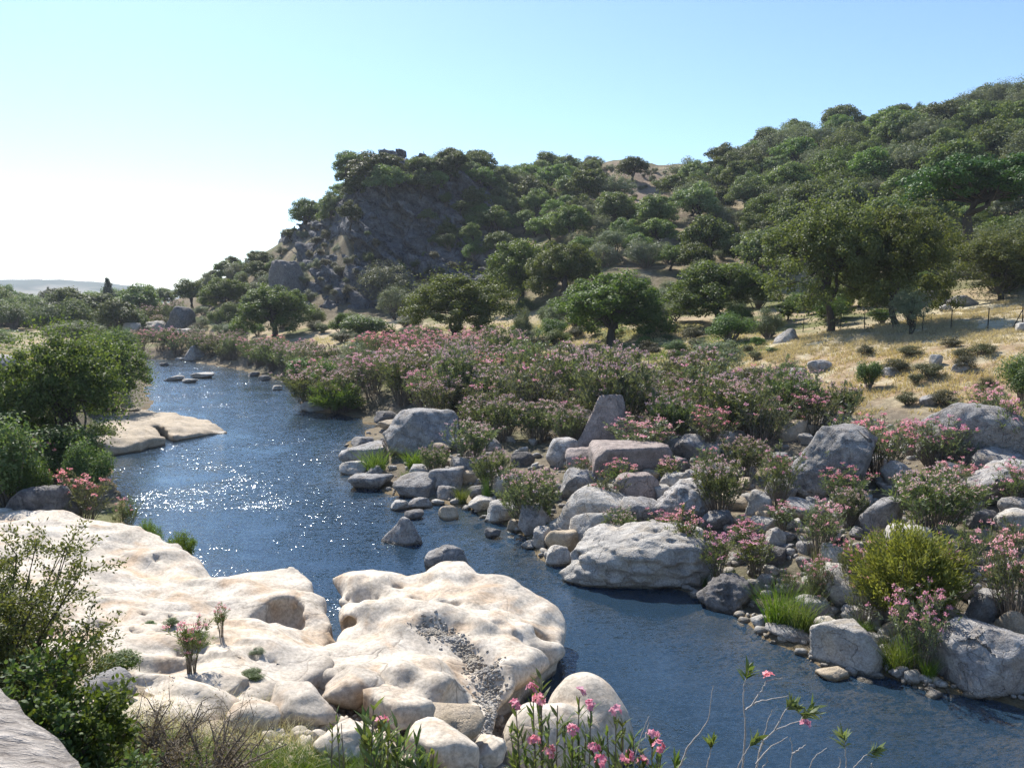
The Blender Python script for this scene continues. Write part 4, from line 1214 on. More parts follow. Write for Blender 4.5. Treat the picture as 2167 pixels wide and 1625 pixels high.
def outcrop():
    top = [tuple(W(*p)) for p in OUT_TOP]
    edge = [tuple(W(*p)[:2]) for p in OUT_EDGE]
    cuts = [(1107, 1338, 0.98, (0.20, 0.16, 0.22), 0), (1150, 1352, 0.62, (0.28, 0.2, 0.2), -0.4), (803, 1264, 1.12, (0.28, 0.10, 0.12), 0.2), (1060, 1322, 1.04, (0.16, 0.14, 0.08), 0), (972, 1480, 1.05, (0.2, 0.4, 0.3), -0.4), (748, 1325, 0.95, (0.2, 0.3, 0.22), 0.3), (842, 1245, 0.95, (0.10, 0.10, 0.16), 0)]
    cracks = [((735, 1252, 0.95), (800, 1250, 1.05), 0.045), ((870, 1255, 1.05), (1120, 1312, 0.93), 0.04), ((640, 1400, 1.22), (760, 1440, 1.3), 0.04)]
    def fn(X, Y, Z):
        xx = np.broadcast_to(X[:, :, 0], (X.shape[0], Y.shape[1]))
        yy = np.broadcast_to(Y[:, :, 0], (X.shape[0], Y.shape[1]))
        wx = xx + 0.12 * fbm(xx * 1.1, yy * 1.1, 3, 2, 215)
        wy = yy + 0.12 * fbm(xx * 1.1, yy * 1.1, 7, 2, 216)
        num, den = 0, 0
        for a, b, c in top:
            w = 1 / ((wx - a) ** 2 + (wy - b) ** 2 + 0.03) ** 1.9
            num = num + w * c
            den = den + w
        hx = num / den
        hx = 1.0 + 1.25 * (hx - 1.0) + 0.10 * (np.abs(fbm(xx * 0.75 + 2, yy * 0.75, 0, 3, 219)) * 2.2 - 0.5)
        hx = hx + 0.05 * fbm(xx * 1.2, yy * 1.2, 0, 3, 211) + 0.02 * fbm(xx * 4.5, yy * 4.5, 0, 3, 217)
        sd = poly_sd(xx, yy, edge) + 0.10 * fbm(xx * 1.3, yy * 1.3, 1, 3, 218)
        side = sd[:, :, None] + 0.34 * sstep(0.85, 0.15, Z) + 0.06 * np.sin(Z * 5 + xx[:, :, None] * 2)
        d = smax((Z - hx[:, :, None]) * 0.78, side * 0.9, 0.22)
        for px, py, z, r, rot in cuts:
            d = smax(d, -ell(X, Y, Z, W(px, py, z), r, rot), 0.09)
        for a, b, r in cracks:
            a, b = W(*a), W(*b)
            ab = b - a
            t = np.clip(((X - a[0]) * ab[0] + (Y - a[1]) * ab[1]) / (ab[0] ** 2 + ab[1] ** 2), 0, 1)
            q = np.sqrt((X - a[0] - t * ab[0] + 0.08 * np.sin(t * 9)) ** 2 + (Y - a[1] - t * ab[1]) ** 2)
            d = smax(d, -np.maximum(q - r - 0.03 + 0.35 * (hx[:, :, None] - Z), hx[:, :, None] - 0.2 - Z), 0.04)
        return d
    o = sdf_rock('rock_outcrop', (-5.2, 9.6, -0.5), (2.0, 18.8, 1.65), 0.056, fn, 'white_rock', lambda x, y, z: 0.02 * fbm(x * 3.5, y * 3.5, z * 3.5, 2, 212))
    tag(o, 'large white waterworn rock outcrop with rounded folds beside the water', 'rock outcrop')
outcrop()

def lobed_boulder():
    def fn(X, Y, Z):
        d = 9.0 + 0 * (X + Y + Z)
        for px, py, z, r, rot in [(1240, 1425, 1.12, (0.72, 0.75, 1.15), 0.2), (1125, 1490, 1.0, (0.52, 0.6, 1.05), 0.1), (1190, 1490, 1.05, (0.7, 0.6, 1.1), 0), (1280, 1470, 0.85, (0.45, 0.6, 0.95), 0)]:
            c = W(px, py, z)
            d = smin(d, ell(X, Y, Z, (c[0], c[1], c[2] - r[2]), r, rot), 0.15)
        return d
    o = sdf_rock('boulder', (-0.9, 9.8, -0.7), (2.6, 14.6, 1.3), 0.055, fn, 'white_rock', lambda x, y, z: 0.05 * fbm(x * 1.3, y * 1.3, z * 1.3, 3, 221))
    tag(o, 'rounded pale twin lobed boulder at the outcrop end by the water', 'boulder')
lobed_boulder()

# pebbles in the gully and rubble below the outcrop
from mathutils.bvhtree import BVHTree
def bvh_of(names):
    out = []
    for o in COL.objects:
        if o.name in names:
            me = o.data
            v = np.empty(len(me.vertices) * 3, np.float32)
            me.vertices.foreach_get('co', v)
            f = np.empty(len(me.loops), np.int32)
            me.loops.foreach_get('vertex_index', f)
            out.append(BVHTree.FromPolygons(v.reshape(-1, 3).tolist(), f.reshape(-1, len(me.polygons[0].vertices)).tolist()))
    return out
NEAR_BVH = bvh_of(('rock_ledge', 'rock_outcrop'))
def drop(x, y):
    """height of the near rocks or the ground at a place"""
    z = H1(x, y)
    for b in NEAR_BVH:
        hit = b.ray_cast(Vector((x, y, 6)), Vector((0, 0, -1)))
        if hit[0] is not None:
            z = max(z, hit[0].z)
    return z

def gully_pts(rng, n):
    ln = np.array([W(895, 1338, 1.1), W(945, 1350, 1.0), W(1000, 1395, 0.88), W(1032, 1450, 0.76), W(1045, 1520, 0.72), W(1055, 1590, 0.72)])
    wd = np.array([0.22, 0.26, 0.13, 0.26, 0.28, 0.25])
    t = rng.uniform(0, len(ln) - 1.001, n)
    i = t.astype(int)
    f = (t - i)[:, None]
    p = ln[i] * (1 - f) + ln[i + 1] * f
    w = wd[i] * (1 - f[:, 0]) + wd[i + 1] * f[:, 0]
    a = rng.uniform(0, 6.28, n)
    r = np.abs(rng.normal(0, 0.62, n)) * w
    p[:, 0] += np.cos(a) * r
    p[:, 1] += np.sin(a) * r
    p[:, 2] = [drop(a, b) for a, b, c in p]
    return p
rubble('pebbles', 3400, gully_pts, 0.008, 0.042, 'pale_grey', 'grey brown pebbles filling the gully across the white outcrop', 13)
rubble('pebbles', 1300, gully_pts, 0.006, 0.022, 'tan_rock', 'fine tan grit among the pebbles of the gully', 15)
def front_pts(rng, n):
    out = []
    while len(out) < n:
        px, py = rng.uniform(560, 1080), rng.uniform(1440, 1625)
        out.append(ground(px, py))
    return np.array(out)
rubble('rubble', 900, front_pts, 0.025, 0.13, 'white_rock', 'pale stone chips strewn below the white outcrop', 14)
GF = 'pale slabs below the white outcrop'
for i, (bx, lb, kw) in enumerate([
        ((565, 1468, 730, 1545), 'flat pale slab with a level top at the centre of the near rubble', dict(p=24, planes=8, hmul=0.8)),
        ((690, 1450, 850, 1520), 'cracked pale ledge stone right behind the level topped slab', dict(p=18)),
        ((770, 1480, 920, 1560), 'low rough pale stone in front of the white outcrop dome', dict(p=16, rough=0.08)),
        ((880, 1510, 1020, 1590), 'broken pale stone with orange side next to the gully', dict(p=18, rough=0.07, mat='tan_rock')),
        ((860, 1555, 1010, 1640), 'rounded pale stone at the bottom edge left of the near oleander', dict(p=8)),
        ((985, 1560, 1070, 1625), 'small pale stones heap at the gully mouth', dict(p=14)),
        ((600, 1395, 690, 1440), 'dark undercut rock knob on the pale ledge', dict(p=10, mat='tan_rock')),
        ((480, 1500, 590, 1560), 'pale stone sunk in dry grass left of the level topped slab', dict(p=16)),
        ((670, 1560, 800, 1625), 'pale slab at the bottom edge behind green shoots', dict(p=18)),
        ((420, 1450, 520, 1490), 'pale flat stone in the dry grass below the ledge', dict(p=18)),
        ((180, 1440, 290, 1500), 'grey stone in the shade of the leafy green shrub', dict(p=14, mat='grey_rock')),
        ((330, 1370, 470, 1420), 'thin pale bed of rock stepping out of the ledge', dict(p=24, hmul=0.7)),
        ((230, 1330, 400, 1375), 'upper thin pale bed of rock stepping out of the ledge', dict(p=24, hmul=0.7))]):
    mat = kw.pop('mat', 'white_rock')
    kw.setdefault('rough', 0.05)
    B(bx, lb, mat, 300 + i, cat='rock', group=GF, name='rock_slab', sub=4, **kw)

# spit of rock running into the river from the left bank
def spit():
    edge = [tuple(W(*p)[:2]) for p in [(150, 960, 0), (215, 968, 0), (300, 955, 0), (360, 938, 0), (420, 925, 0), (485, 917, 0), (440, 902, 0), (360, 890, 0), (280, 885, 0), (200, 880, 0.3), (120, 900, 0.5)]]
    top = [tuple(W(*p)) for p in [(480, 916, 0.05), (420, 908, 0.3), (360, 900, 0.55), (290, 905, 0.8), (230, 915, 1.0), (340, 925, 0.25), (250, 945, 0.35), (160, 930, 1.1), (300, 888, 0.7)]]
    def fn(X, Y, Z):
        xx = np.broadcast_to(X[:, :, 0], (X.shape[0], Y.shape[1]))
        yy = np.broadcast_to(Y[:, :, 0], (X.shape[0], Y.shape[1]))
        hx = idw(xx, yy, top) + 0.12 * fbm(xx * 1.0, yy * 1.0, 0, 3, 231)
        c0, c1 = W(330, 905, 0.4), W(365, 938, 0.1)
        sd = poly_sd(xx, yy, edge) + 0.2 * fbm(xx * 0.9, yy * 0.9, 0, 3, 232)
        d = smax((Z - hx[:, :, None]) * 0.8, sd[:, :, None] * 0.6, 0.2)
        ab = c1 - c0
        t = np.clip(((X - c0[0]) * ab[0] + (Y - c0[1]) * ab[1]) / (ab[0] ** 2 + ab[1] ** 2), 0, 1)
        q = np.sqrt((X - c0[0] - t * ab[0]) ** 2 + (Y - c0[1] - t * ab[1]) ** 2)
        d = smax(d, -(q - 0.22 + 0.1 * Z), 0.08)
        return d
    o = sdf_rock('rock_spit', (-24, 35.5, -0.6), (-14, 50, 1.6), 0.13, fn, 'tan_rock', lambda x, y, z: 0.05 * fbm(x * 2, y * 2, z * 2, 3, 233))
    tag(o, 'pale flat spit of rock pointing into the river from the left', 'rock spit')
spit()

# ------------------------------------------------------------------ parapet of the bridge the picture was taken from
def parapet():
    import bmesh
    z = 5.95
    a = W(-60, 1378, z)
    b = W(205, 1640, z)
    d = (b - a) / np.linalg.norm(b - a)
    nrm = np.array((-d[1], d[0], 0.0))
    if nrm[0] > 0:
        nrm = -nrm
    a0 = a - d * 1.6
    b0 = b + d * 2.0
    n, m, kz = 120, 40, 50
    Vs, Fs = [], []
    L_ = np.linalg.norm(b0 - a0)
    s = np.linspace(0, L_, n)
    t = np.concatenate([np.linspace(0, 0.9, m)])
    # top
    S, T = np.meshgrid(s, t, indexing='ij')
    def prof(S, T, k):
        x = a0[0] + d[0] * S + nrm[0] * T
        y = a0[1] + d[1] * S + nrm[1] * T
        return x, y
    x, y = prof(S, T, 0)
    edge = 0.045 * fbm(S * 3.0, 0 * S, 0 * S + 3, 3, 241)
    q = sstep(0.10, 0.0, T)
    x = x + nrm[0] * edge * q
    y = y + nrm[1] * edge * q
    zz = z + 0.02 * fbm(S * 5 + T * 2, T * 22, 0 * S, 3, 242) + 0.01 * fbm(S * 20, T * 40, 0, 2, 243) - 0.035 * q ** 2 - 0.02 * T
    top = np.stack([x, y, zz], -1)
    # outer face down to the bank
    dep = np.linspace(0, 1, kz) ** 1.5 * 4.6
    S2, D2 = np.meshgrid(s, dep[1:], indexing='ij')
    ex = top[:, :1, 0] + nrm[0] * (0.02 * fbm(S2 * 3, D2 * 3, 0, 3, 244))
    ey = top[:, :1, 1] + nrm[1] * (0.02 * fbm(S2 * 3, D2 * 3, 0, 3, 244))
    face = np.stack([ex, ey, top[:, :1, 2] - D2], -1)
    grid = np.concatenate([face[:, ::-1], top], 1)
    back = grid[:, -1:].copy()
    back[..., 2] = z - 4.6
    grid = np.concatenate([grid, back], 1)
    nr, nc = grid.shape[:2]
    ii = (np.arange(nr - 1)[:, None] * nc + np.arange(nc - 1)[None, :]).ravel()
    F = np.stack([ii, ii + 1, ii + nc + 1, ii + nc], 1)
    o = obj('stone_parapet', mesh('stone_parapet', grid.reshape(-1, 3), F, M['parapet'], True))
    tag(o, 'rough weathered stone parapet top in the bottom left corner', 'parapet wall')
parapet()


# ------------------------------------------------------------------ plant builders (unit size: about 1 wide, 1 high, base at the origin)
def curve_pts(a, b, bend, n, rng):
    a, b = np.asarray(a, float), np.asarray(b, float)
    t = np.linspace(0, 1, n)[:, None]
    k = rng.normal(0, bend, 3)
    return a + (b - a) * t + np.sin(t * math.pi) * k + np.sin(t * 2 * math.pi) * rng.normal(0, bend * 0.4, 3)

def clump_leaves(mb, rng, cen, rad, n, L, Wd, flat=0.75, out=None, up=0.5):
    d = rvec(rng, n)
    r = rng.random(n) ** 0.38
    p = cen + d * (r * rad)[:, None] * np.array((1, 1, flat))
    nrm = d + rvec(rng, n) * 0.8 + np.array((0, 0, up))
    nrm /= np.linalg.norm(nrm, axis=1, keepdims=True)
    ax = rvec(rng, n)
    ax = ax - nrm * (ax * nrm).sum(1, keepdims=True)
    t = np.clip(rng.normal(0.45, 0.22, n) + 0.15 * d[:, 2], 0, 1)
    mb.leaves(p, ax, nrm, L * rng.uniform(0.7, 1.3, n), Wd * rng.uniform(0.7, 1.3, n), t)

def make_tree(seed, nclump, nleaf, L, mat, bark='bark', low=0.30, lumps=0.16, rc=0.13, flat=0.72, trunk=0.26, tr=0.035, lean=0.06, ztop=1.0, dome=1.0, inner=0.25, stems=1, loose=0.0, nlobe=9):
    """broad crown of leaf puffs carried on visible limbs"""
    rng = np.random.default_rng(seed)
    wood, crown = MB(), MB()
    zc = (low + ztop) / 2
    rz = (ztop - low) / 2
    # the crown is several unequal lobes, each a dome of leaf puffs
    cen = []
    nl = nlobe
    per = max(3, nclump // nl)
    for j in range(nl):
        th = j * 2.39996 + rng.uniform(-0.5, 0.5)
        q = math.sqrt((j + 0.35) / nl)
        lr = rng.uniform(0.17, 0.27) * (1.15 - 0.3 * q)
        R = 0.5 - lr * 0.85
        hz = low + lr * 0.8 + (ztop - low - lr * 1.7) * ((1 - q ** 1.7) * rng.uniform(0.75, 1.0) + q ** 1.7 * rng.uniform(0.0, 0.6)) * dome
        lc = np.array((math.cos(th) * q * R, math.sin(th) * q * R, hz))
        for i in range(per):
            u = 1 - (i + 0.5) / per * 1.6
            ph = i * 2.39996 + rng.uniform(-0.6, 0.6)
            s = math.sqrt(max(0.05, 1 - u * u))
            k = 1 - lumps * rng.random()
            if rng.random() < inner * 0.5:
                k *= 0.5
            cen.append(lc + np.array((math.cos(ph) * s, math.sin(ph) * s, u * 0.85)) * lr * k)
    cen = np.array(cen)
    for c in cen:
        rad = rc * rng.uniform(0.75, 1.35)
        clump_leaves(crown, rng, c, rad, int(nleaf * rng.uniform(0.7, 1.3)), L, L * 0.62, flat)
    if loose:
        n = int(nclump * nleaf * loose)
        d = rvec(rng, n)
        p = d * np.array((0.5, 0.5, rz)) * rng.uniform(0.75, 1.06, n)[:, None] + np.array((0, 0, zc))
        p = p[p[:, 2] > low * 0.6]
        crown.leaves(p, rvec(rng, len(p)), rvec(rng, len(p)), L, L * 0.6, rng.random(len(p)))
    # trunk, limbs and branches
    fork = np.array((rng.normal(0, lean), rng.normal(0, lean), trunk))
    for s in range(stems):
        foot = np.array((0, 0, -0.04)) + (rng.normal(0, 0.05, 3) * np.array((1, 1, 0)) if stems > 1 else 0)
        fk = fork if stems == 1 else fork + rng.normal(0, 0.10, 3) * np.array((1, 1, 0.4))
        r0 = tr / math.sqrt(stems)
        wood.tube(curve_pts(foot, fk, 0.02, 6, rng), np.linspace(r0 * 1.35, r0 * 0.85, 6), 7)
        order = rng.permutation(len(cen))[: max(6, nclump // (3 * stems))]
        groups = 6
        for g in range(groups):
            sub = order[g::groups]
            if len(sub) == 0:
                continue
            m = cen[sub].mean(0) * np.array((0.55, 0.55, 1)) * np.array((1, 1, 0.8))
            m[2] = max(m[2], fk[2] + 0.08)
            wood.tube(curve_pts(fk, m, 0.03, 6, rng), np.linspace(r0 * 0.62, r0 * 0.36, 6), 5)
            for j in sub:
                wood.tube(curve_pts(m, cen[j], 0.03, 5, rng), np.linspace(r0 * 0.33, r0 * 0.08, 5), 4)
    return {'trunk': wood.build('trunk', M[bark]), 'crown': crown.build('crown', M[mat], False)}

def make_conifer(seed, n, mat, width=1.0, tiers=26, spire=1.0, L=0.05):
    rng = np.random.default_rng(seed)
    wood, crown = MB(), MB()
    wood.tube([(0, 0, -0.03), (0.005, 0, 0.5), (0, 0, 0.99)], [0.025, 0.015, 0.003], 6)
    for i in range(tiers):
        z = 0.06 + 0.92 * (i / tiers)
        r = 0.5 * (1 - (i / tiers)) ** spire * rng.uniform(0.75, 1.15)
        nb = 7
        for b in range(nb):
            th = rng.uniform(0, 6.28)
            tip = np.array((math.cos(th) * r, math.sin(th) * r, z - 0.10 * r + rng.normal(0, 0.01)))
            wood.tube([(0, 0, z), tip * np.array((0.6, 0.6, 1)), tip], [0.005, 0.003, 0.001], 3)
            m = max(6, int(n / tiers / nb * (0.4 + r * 2)))
            t = rng.random(m) ** 0.7
            p = np.array((0, 0, z)) + (tip - np.array((0, 0, z))) * t[:, None] + rng.normal(0, 0.018, (m, 3))
            d = rvec(rng, m) + np.array((math.cos(th), math.sin(th), -0.2)) * 0.8
            crown.leaves(p, d, rvec(rng, m) + np.array((0, 0, 0.6)), L * rng.uniform(0.6, 1.3, m), L * 0.45, rng.random(m))
    return {'trunk': wood.build('trunk', M['bark']), 'crown': crown.build('crown', M[mat], False)}

def make_cypress(seed, n, mat):
    rng = np.random.default_rng(seed)
    wood, crown = MB(), MB()
    wood.tube([(0, 0, -0.03), (0, 0, 0.5), (0, 0, 0.97)], [0.05, 0.03, 0.005], 6)
    z = rng.random(n)
    r = 0.5 * np.clip(np.sin(np.clip(z, 0, 1) ** 0.6 * math.pi * 0.97), 0, 1) ** 0.7 * (0.75 + 0.25 * noise3(z * 9, 0, 0, seed))
    th = rng.uniform(0, 6.28, n)
    q = r * rng.uniform(0.55, 1.05, n)
    p = np.stack([np.cos(th) * q, np.sin(th) * q, 0.03 + z * 0.97], 1)
    d = np.stack([np.cos(th) * 0.4, np.sin(th) * 0.4, np.ones(n)], 1) + rvec(rng, n) * 0.3
    crown.leaves(p, d, np.stack([np.cos(th), np.sin(th), 0 * th], 1) + rvec(rng, n) * 0.5, 0.07, 0.09, rng.random(n))
    return {'trunk': wood.build('trunk', M['bark']), 'crown': crown.build('crown', M[mat], False)}

def petals(mb, rng, tips, per, spread, size):
    n = len(tips) * per
    c = np.repeat(tips, per, 0)
    d = rvec(rng, n)
    d[:, 2] = np.abs(d[:, 2]) * 0.8 + 0.1
    p = c + d * (spread * rng.random(n) ** 0.5)[:, None]
    mb.leaves(p, rvec(rng, n) + d * 0.5, d + rvec(rng, n) * 0.5, size * rng.uniform(0.7, 1.3, n), size * 0.75, rng.random(n))

def make_oleander(seed, stems=46, per=46, L=0.13, Wd=0.026, bloom=0.6, mat='oleander', pmat='pink', per_fl=16, height=2.0, spread=0.95, upright=0.5, psize=0.05):
    """real size; many upright canes from one base, leaves on the upper part, flower heads at the tips"""
    rng = np.random.default_rng(seed)
    wood, fol, fl = MB(), MB(), MB()
    tips = []
    for s in range(stems):
        th = rng.uniform(0, 6.28)
        q = math.sqrt(rng.random())
        hgt = height * rng.uniform(0.62, 1.0) * (1 - 0.22 * q * q)
        foot = np.array((math.cos(th) * q * 0.3 * spread, math.sin(th) * q * 0.3 * spread, -0.05))
        tip = np.array((math.cos(th) * q * spread, math.sin(th) * q * spread, hgt))
        tip[:2] += rng.normal(0, 0.08, 2)
        n = 7
        t = np.linspace(0, 1, n)[:, None]
        pts = foot + (tip - foot) * np.concatenate([t ** (1 + upright), t ** (1 + upright), t ** 0.9], 1) + np.sin(t * math.pi) * rng.normal(0, 0.05, 3)
        wood.tube(pts, np.linspace(0.014, 0.004, n), 4)
        for br in range(3):
            if br == 0:
                path, k0 = pts, 0.35
            else:
                a = pts[rng.integers(3, 6)]
                e = a + np.array((rng.normal(0, 0.2), rng.normal(0, 0.2), rng.uniform(0.2, 0.45))) * height * 0.5
                path, k0 = np.stack([a, (a + e) / 2 + rng.normal(0, 0.02, 3), e]), 0.25
                wood.tube(path, [0.007, 0.005, 0.003], 3)
            m = int(per / 3)
            tt = k0 + (1 - k0) * rng.random(m) ** 0.75
            f = tt * (len(path) - 1)
            i = np.minimum(f.astype(int), len(path) - 2)
            ff = (f - i)[:, None]
            p = path[i] * (1 - ff) + path[i + 1] * ff
            ax = path[-1] - path[-2]
            ax = ax / np.linalg.norm(ax)
            d = rvec(rng, m) * 0.75 + ax * 0.75 + np.array((0, 0, 0.15))
            nrm = np.cross(d, rvec(rng, m)) + np.array((0, 0, 0.35))
            fol.leaves(p, d, nrm, L * rng.uniform(0.7, 1.25, m), Wd * rng.uniform(0.8, 1.2, m), np.clip(tt * 0.6 + rng.normal(0, 0.2, m), 0, 1))
            if rng.random() < bloom * (1.5 if path[-1][2] > height * 0.75 else 0.35):
                tips.append(path[-1] + np.array((0, 0, 0.03)))
    parts = {'stems': wood.build('stems', M['stem']), 'foliage': fol.build('foliage', M[mat], False)}
    if tips:
        petals(fl, rng, np.array(tips), per_fl, 0.085, psize)
        parts['flowers'] = fl.build('flowers', M[pmat], False)
    return parts

def make_bush(seed, n, L, mat, flat=0.9, lumps=18, stem='stem', rc=0.22, wd=0.55):
    rng = np.random.default_rng(seed)
    wood, crown = MB(), MB()
    for i in range(lumps):
        th = rng.uniform(0, 6.28)
        u = rng.random()
        r = 0.36 * math.sqrt(rng.random())
        c = np.array((math.cos(th) * r, math.sin(th) * r, 0.22 + (0.58 - 0.35 * (r / 0.36) ** 2) * u ** 0.7))
        clump_leaves(crown, rng, c, rc * rng.uniform(0.6, 1.15), n // lumps, L, L * wd, flat)
        wood.tube(curve_pts((c[0] * 0.15, c[1] * 0.15, -0.04), c, 0.03, 5, rng), np.linspace(0.018, 0.005, 5), 4)
    return {'stems': wood.build('stems', M[stem]), 'foliage': crown.build('foliage', M[mat], False)}

def make_tamarisk(seed, mat='tamarisk', sprays=150, per=110, L=0.06):
    rng = np.random.default_rng(seed)
    wood, fol = MB(), MB()
    for s in range(sprays):
        th = rng.uniform(0, 6.28)
        q = math.sqrt(rng.random())
        tip = np.array((math.cos(th) * q * 0.5, math.sin(th) * q * 0.5, rng.uniform(0.45, 1.0) * (1 - 0.35 * q * q)))
        k = tip * np.array((0.45, 0.45, 0.6)) + rng.normal(0, 0.03, 3)
        t = np.linspace(0, 1, 7)[:, None]
        pts = (1 - t) ** 2 * np.array((0, 0, -0.02)) + 2 * t * (1 - t) * k + t ** 2 * tip
        if s % 3 == 0:
            wood.tube(pts, np.linspace(0.012, 0.002, 7), 4)
        m = per
        tt = 0.5 + 0.5 * rng.random(m) ** 0.8
        p = (1 - tt[:, None]) ** 2 * np.array((0, 0, -0.02)) + 2 * tt[:, None] * (1 - tt[:, None]) * k + tt[:, None] ** 2 * tip
        p = p + rng.normal(0, 0.03, (m, 3)) * (0.4 + tt[:, None] * 0.8)
        ax = (tip - k) / (np.linalg.norm(tip - k) + 1e-9)
        d = ax + rvec(rng, m) * 0.7
        fol.leaves(p, d, rvec(rng, m), L * rng.uniform(0.6, 1.3, m), L * 0.22, rng.random(m))
    return {'stems': wood.build('stems', M['stem']), 'foliage': fol.build('foliage', M[mat], False)}

def blades(mb, rng, P0, hgt, wid, bend, seg=3, splay=0.6, tvar=0.3):
    n = len(P0)
    th = rng.uniform(0, 6.28, n)
    out = np.stack([np.cos(th), np.sin(th), 0 * th], 1)
    sd = np.stack([-np.sin(th), np.cos(th), 0 * th], 1)
    ph = rng.uniform(0, 6.28, n)
    sd = sd * np.cos(ph)[:, None] + out * np.sin(ph)[:, None]
    h = hgt * rng.uniform(0.5, 1.1, n)
    w = wid * rng.uniform(0.7, 1.3, n)
    b = bend * rng.uniform(0.2, 1.2, n) * h
    sp = splay * rng.random(n) * h
    Vs = []
    for k in range(seg + 1):
        t = k / seg
        c = P0 + out * (sp * t + b * t * t)[:, None] + np.array((0, 0, 1.0)) * (h * (t - 0.18 * t * t * bend))[:, None]
        ww = (w * (1 - t) ** 0.7 + 0.0006)[:, None]
        Vs += [c - sd * ww / 2, c + sd * ww / 2]
    V = np.stack(Vs, 1)
    F = []
    for k in range(seg):
        F.append(np.stack([2 * k + 0 * th, 2 * k + 1 + 0 * th, 2 * k + 3 + 0 * th, 2 * k + 2 + 0 * th], 1).astype(int))
    m = V.shape[1]
    F = np.concatenate([f + (np.arange(n) * m)[:, None] for f in F])
    mb.add(V.reshape(-1, 3), F, np.repeat(np.clip(rng.normal(0.5, tvar, n), 0, 1), m))

def make_tuft(seed, n, mat, hgt=1.0, wid=0.02, bend=0.5, base=0.25, splay=0.5, seg=3):
    rng = np.random.default_rng(seed)
    mb = MB()
    a = rng.uniform(0, 6.28, n)
    r = base * np.sqrt(rng.random(n))
    P0 = np.stack([np.cos(a) * r, np.sin(a) * r, np.full(n, -0.02)], 1)
    blades(mb, rng, P0, hgt, wid, bend, seg, splay)
    return mb.build('grass_tuft', M[mat], False)

PROTO = {
    'oak': [make_tree(10 + k, 150, 220, 0.025, 'oak', rc=0.085, low=-0.02, trunk=0.2, nlobe=15) for k in range(3)],
    'bigoak': [make_tree(30 + k, 170, 260, 0.018, 'oak', rc=0.068, low=0.0, tr=0.022, loose=0.05, trunk=0.2, nlobe=15) for k in range(2)],
    'hilloak': [make_tree(40 + k, 72, 150, 0.042, 'oak_far', rc=0.105, low=-0.02 + 0.015 * k, lumps=0.25, trunk=0.18, nlobe=10 + k) for k in range(6)],
    'olive': [make_tree(60 + k, 56, 180, 0.028, 'olive', rc=0.095, low=0.08, stems=3, loose=0.15, lumps=0.3, trunk=0.2, nlobe=8) for k in range(3)],
    'willow': [make_tree(70 + k, 150, 250, 0.022, 'willow', rc=0.075, low=0.0, stems=4, loose=0.12, lumps=0.3, tr=0.03, nlobe=14) for k in range(2)],
    'bright': [make_bush(80 + k, 9000, 0.042, 'bright') for k in range(2)],
    'greenbush': [make_bush(84 + k, 8000, 0.038, 'willow') for k in range(3)],
    'olivebush': [make_bush(88 + k, 8000, 0.034, 'olive') for k in range(2)],
    'scrub': [make_bush(92 + k, 4500, 0.045, 'scrub', lumps=24) for k in range(3)],
    'conifer': [make_conifer(100 + k, 5200, 'conifer', spire=[0.8, 1.1][k]) for k in range(2)],
    'cypress': [make_cypress(104, 3500, 'conifer')],
    'pine': [make_tree(106, 120, 260, 0.020, 'pine', rc=0.07, low=0.56, trunk=0.52, tr=0.03, nlobe=13, flat=0.6)],
    'tamarisk': [make_tamarisk(108), make_tamarisk(109, 'sedge', 110, 90)],
    'ole_pink': [make_oleander(120 + k, bloom=0.5, stems=46, per=54) for k in range(3)],
    'ole_pale': [make_oleander(130 + k, stems=64, per=78, bloom=0.62, pmat='palepink', per_fl=11, L=0.15, Wd=0.032, spread=1.15, psize=0.052) for k in range(4)],
    'ole_green': [make_oleander(140 + k, stems=40, per=60, bloom=0.12, pmat='pink', mat='oleander') for k in range(2)],
    'ole_tall': [make_oleander(150 + k, stems=20, per=60, bloom=0.5, spread=0.4, upright=1.4, mat='oleander_fg') for k in range(2)],
}
TUFT = {'sedge': [make_tuft(160 + k, 260, 'sedge', wid=0.018) for k in range(3)], 'dry': [make_tuft(170 + k, 160, 'drygrass', wid=0.016, bend=0.7) for k in range(2)],
        'rush': [make_tuft(175, 150, 'sedge', wid=0.012, bend=0.12, splay=0.25)]}
OLE_H = {'ole_pink': (2.1, 2.1), 'ole_pale': (2.5, 2.1), 'ole_green': (2.1, 2.1), 'ole_tall': (1.1, 2.1)}
KINDNAME = {'oak': 'oak_tree', 'bigoak': 'oak_tree', 'hilloak': 'oak_tree', 'olive': 'olive_tree', 'willow': 'riverside_tree', 'bright': 'shrub', 'greenbush': 'shrub', 'olivebush': 'shrub',
            'scrub': 'scrub_bush', 'conifer': 'conifer_tree', 'cypress': 'cypress_tree', 'pine': 'umbrella_pine', 'tamarisk': 'tamarisk_shrub', 'ole_pink': 'oleander_bush', 'ole_pale': 'oleander_bush',
            'ole_green': 'oleander_bush', 'ole_tall': 'oleander_bush'}
CAT = {'oak_tree': 'tree', 'olive_tree': 'tree', 'riverside_tree': 'tree', 'conifer_tree': 'tree', 'cypress_tree': 'tree', 'umbrella_pine': 'tree', 'shrub': 'shrub', 'scrub_bush': 'shrub',
       'tamarisk_shrub': 'shrub', 'oleander_bush': 'oleander'}
PR = np.random.default_rng(99)
PLANTS = []
PLANT_XY = np.zeros((4000, 3))
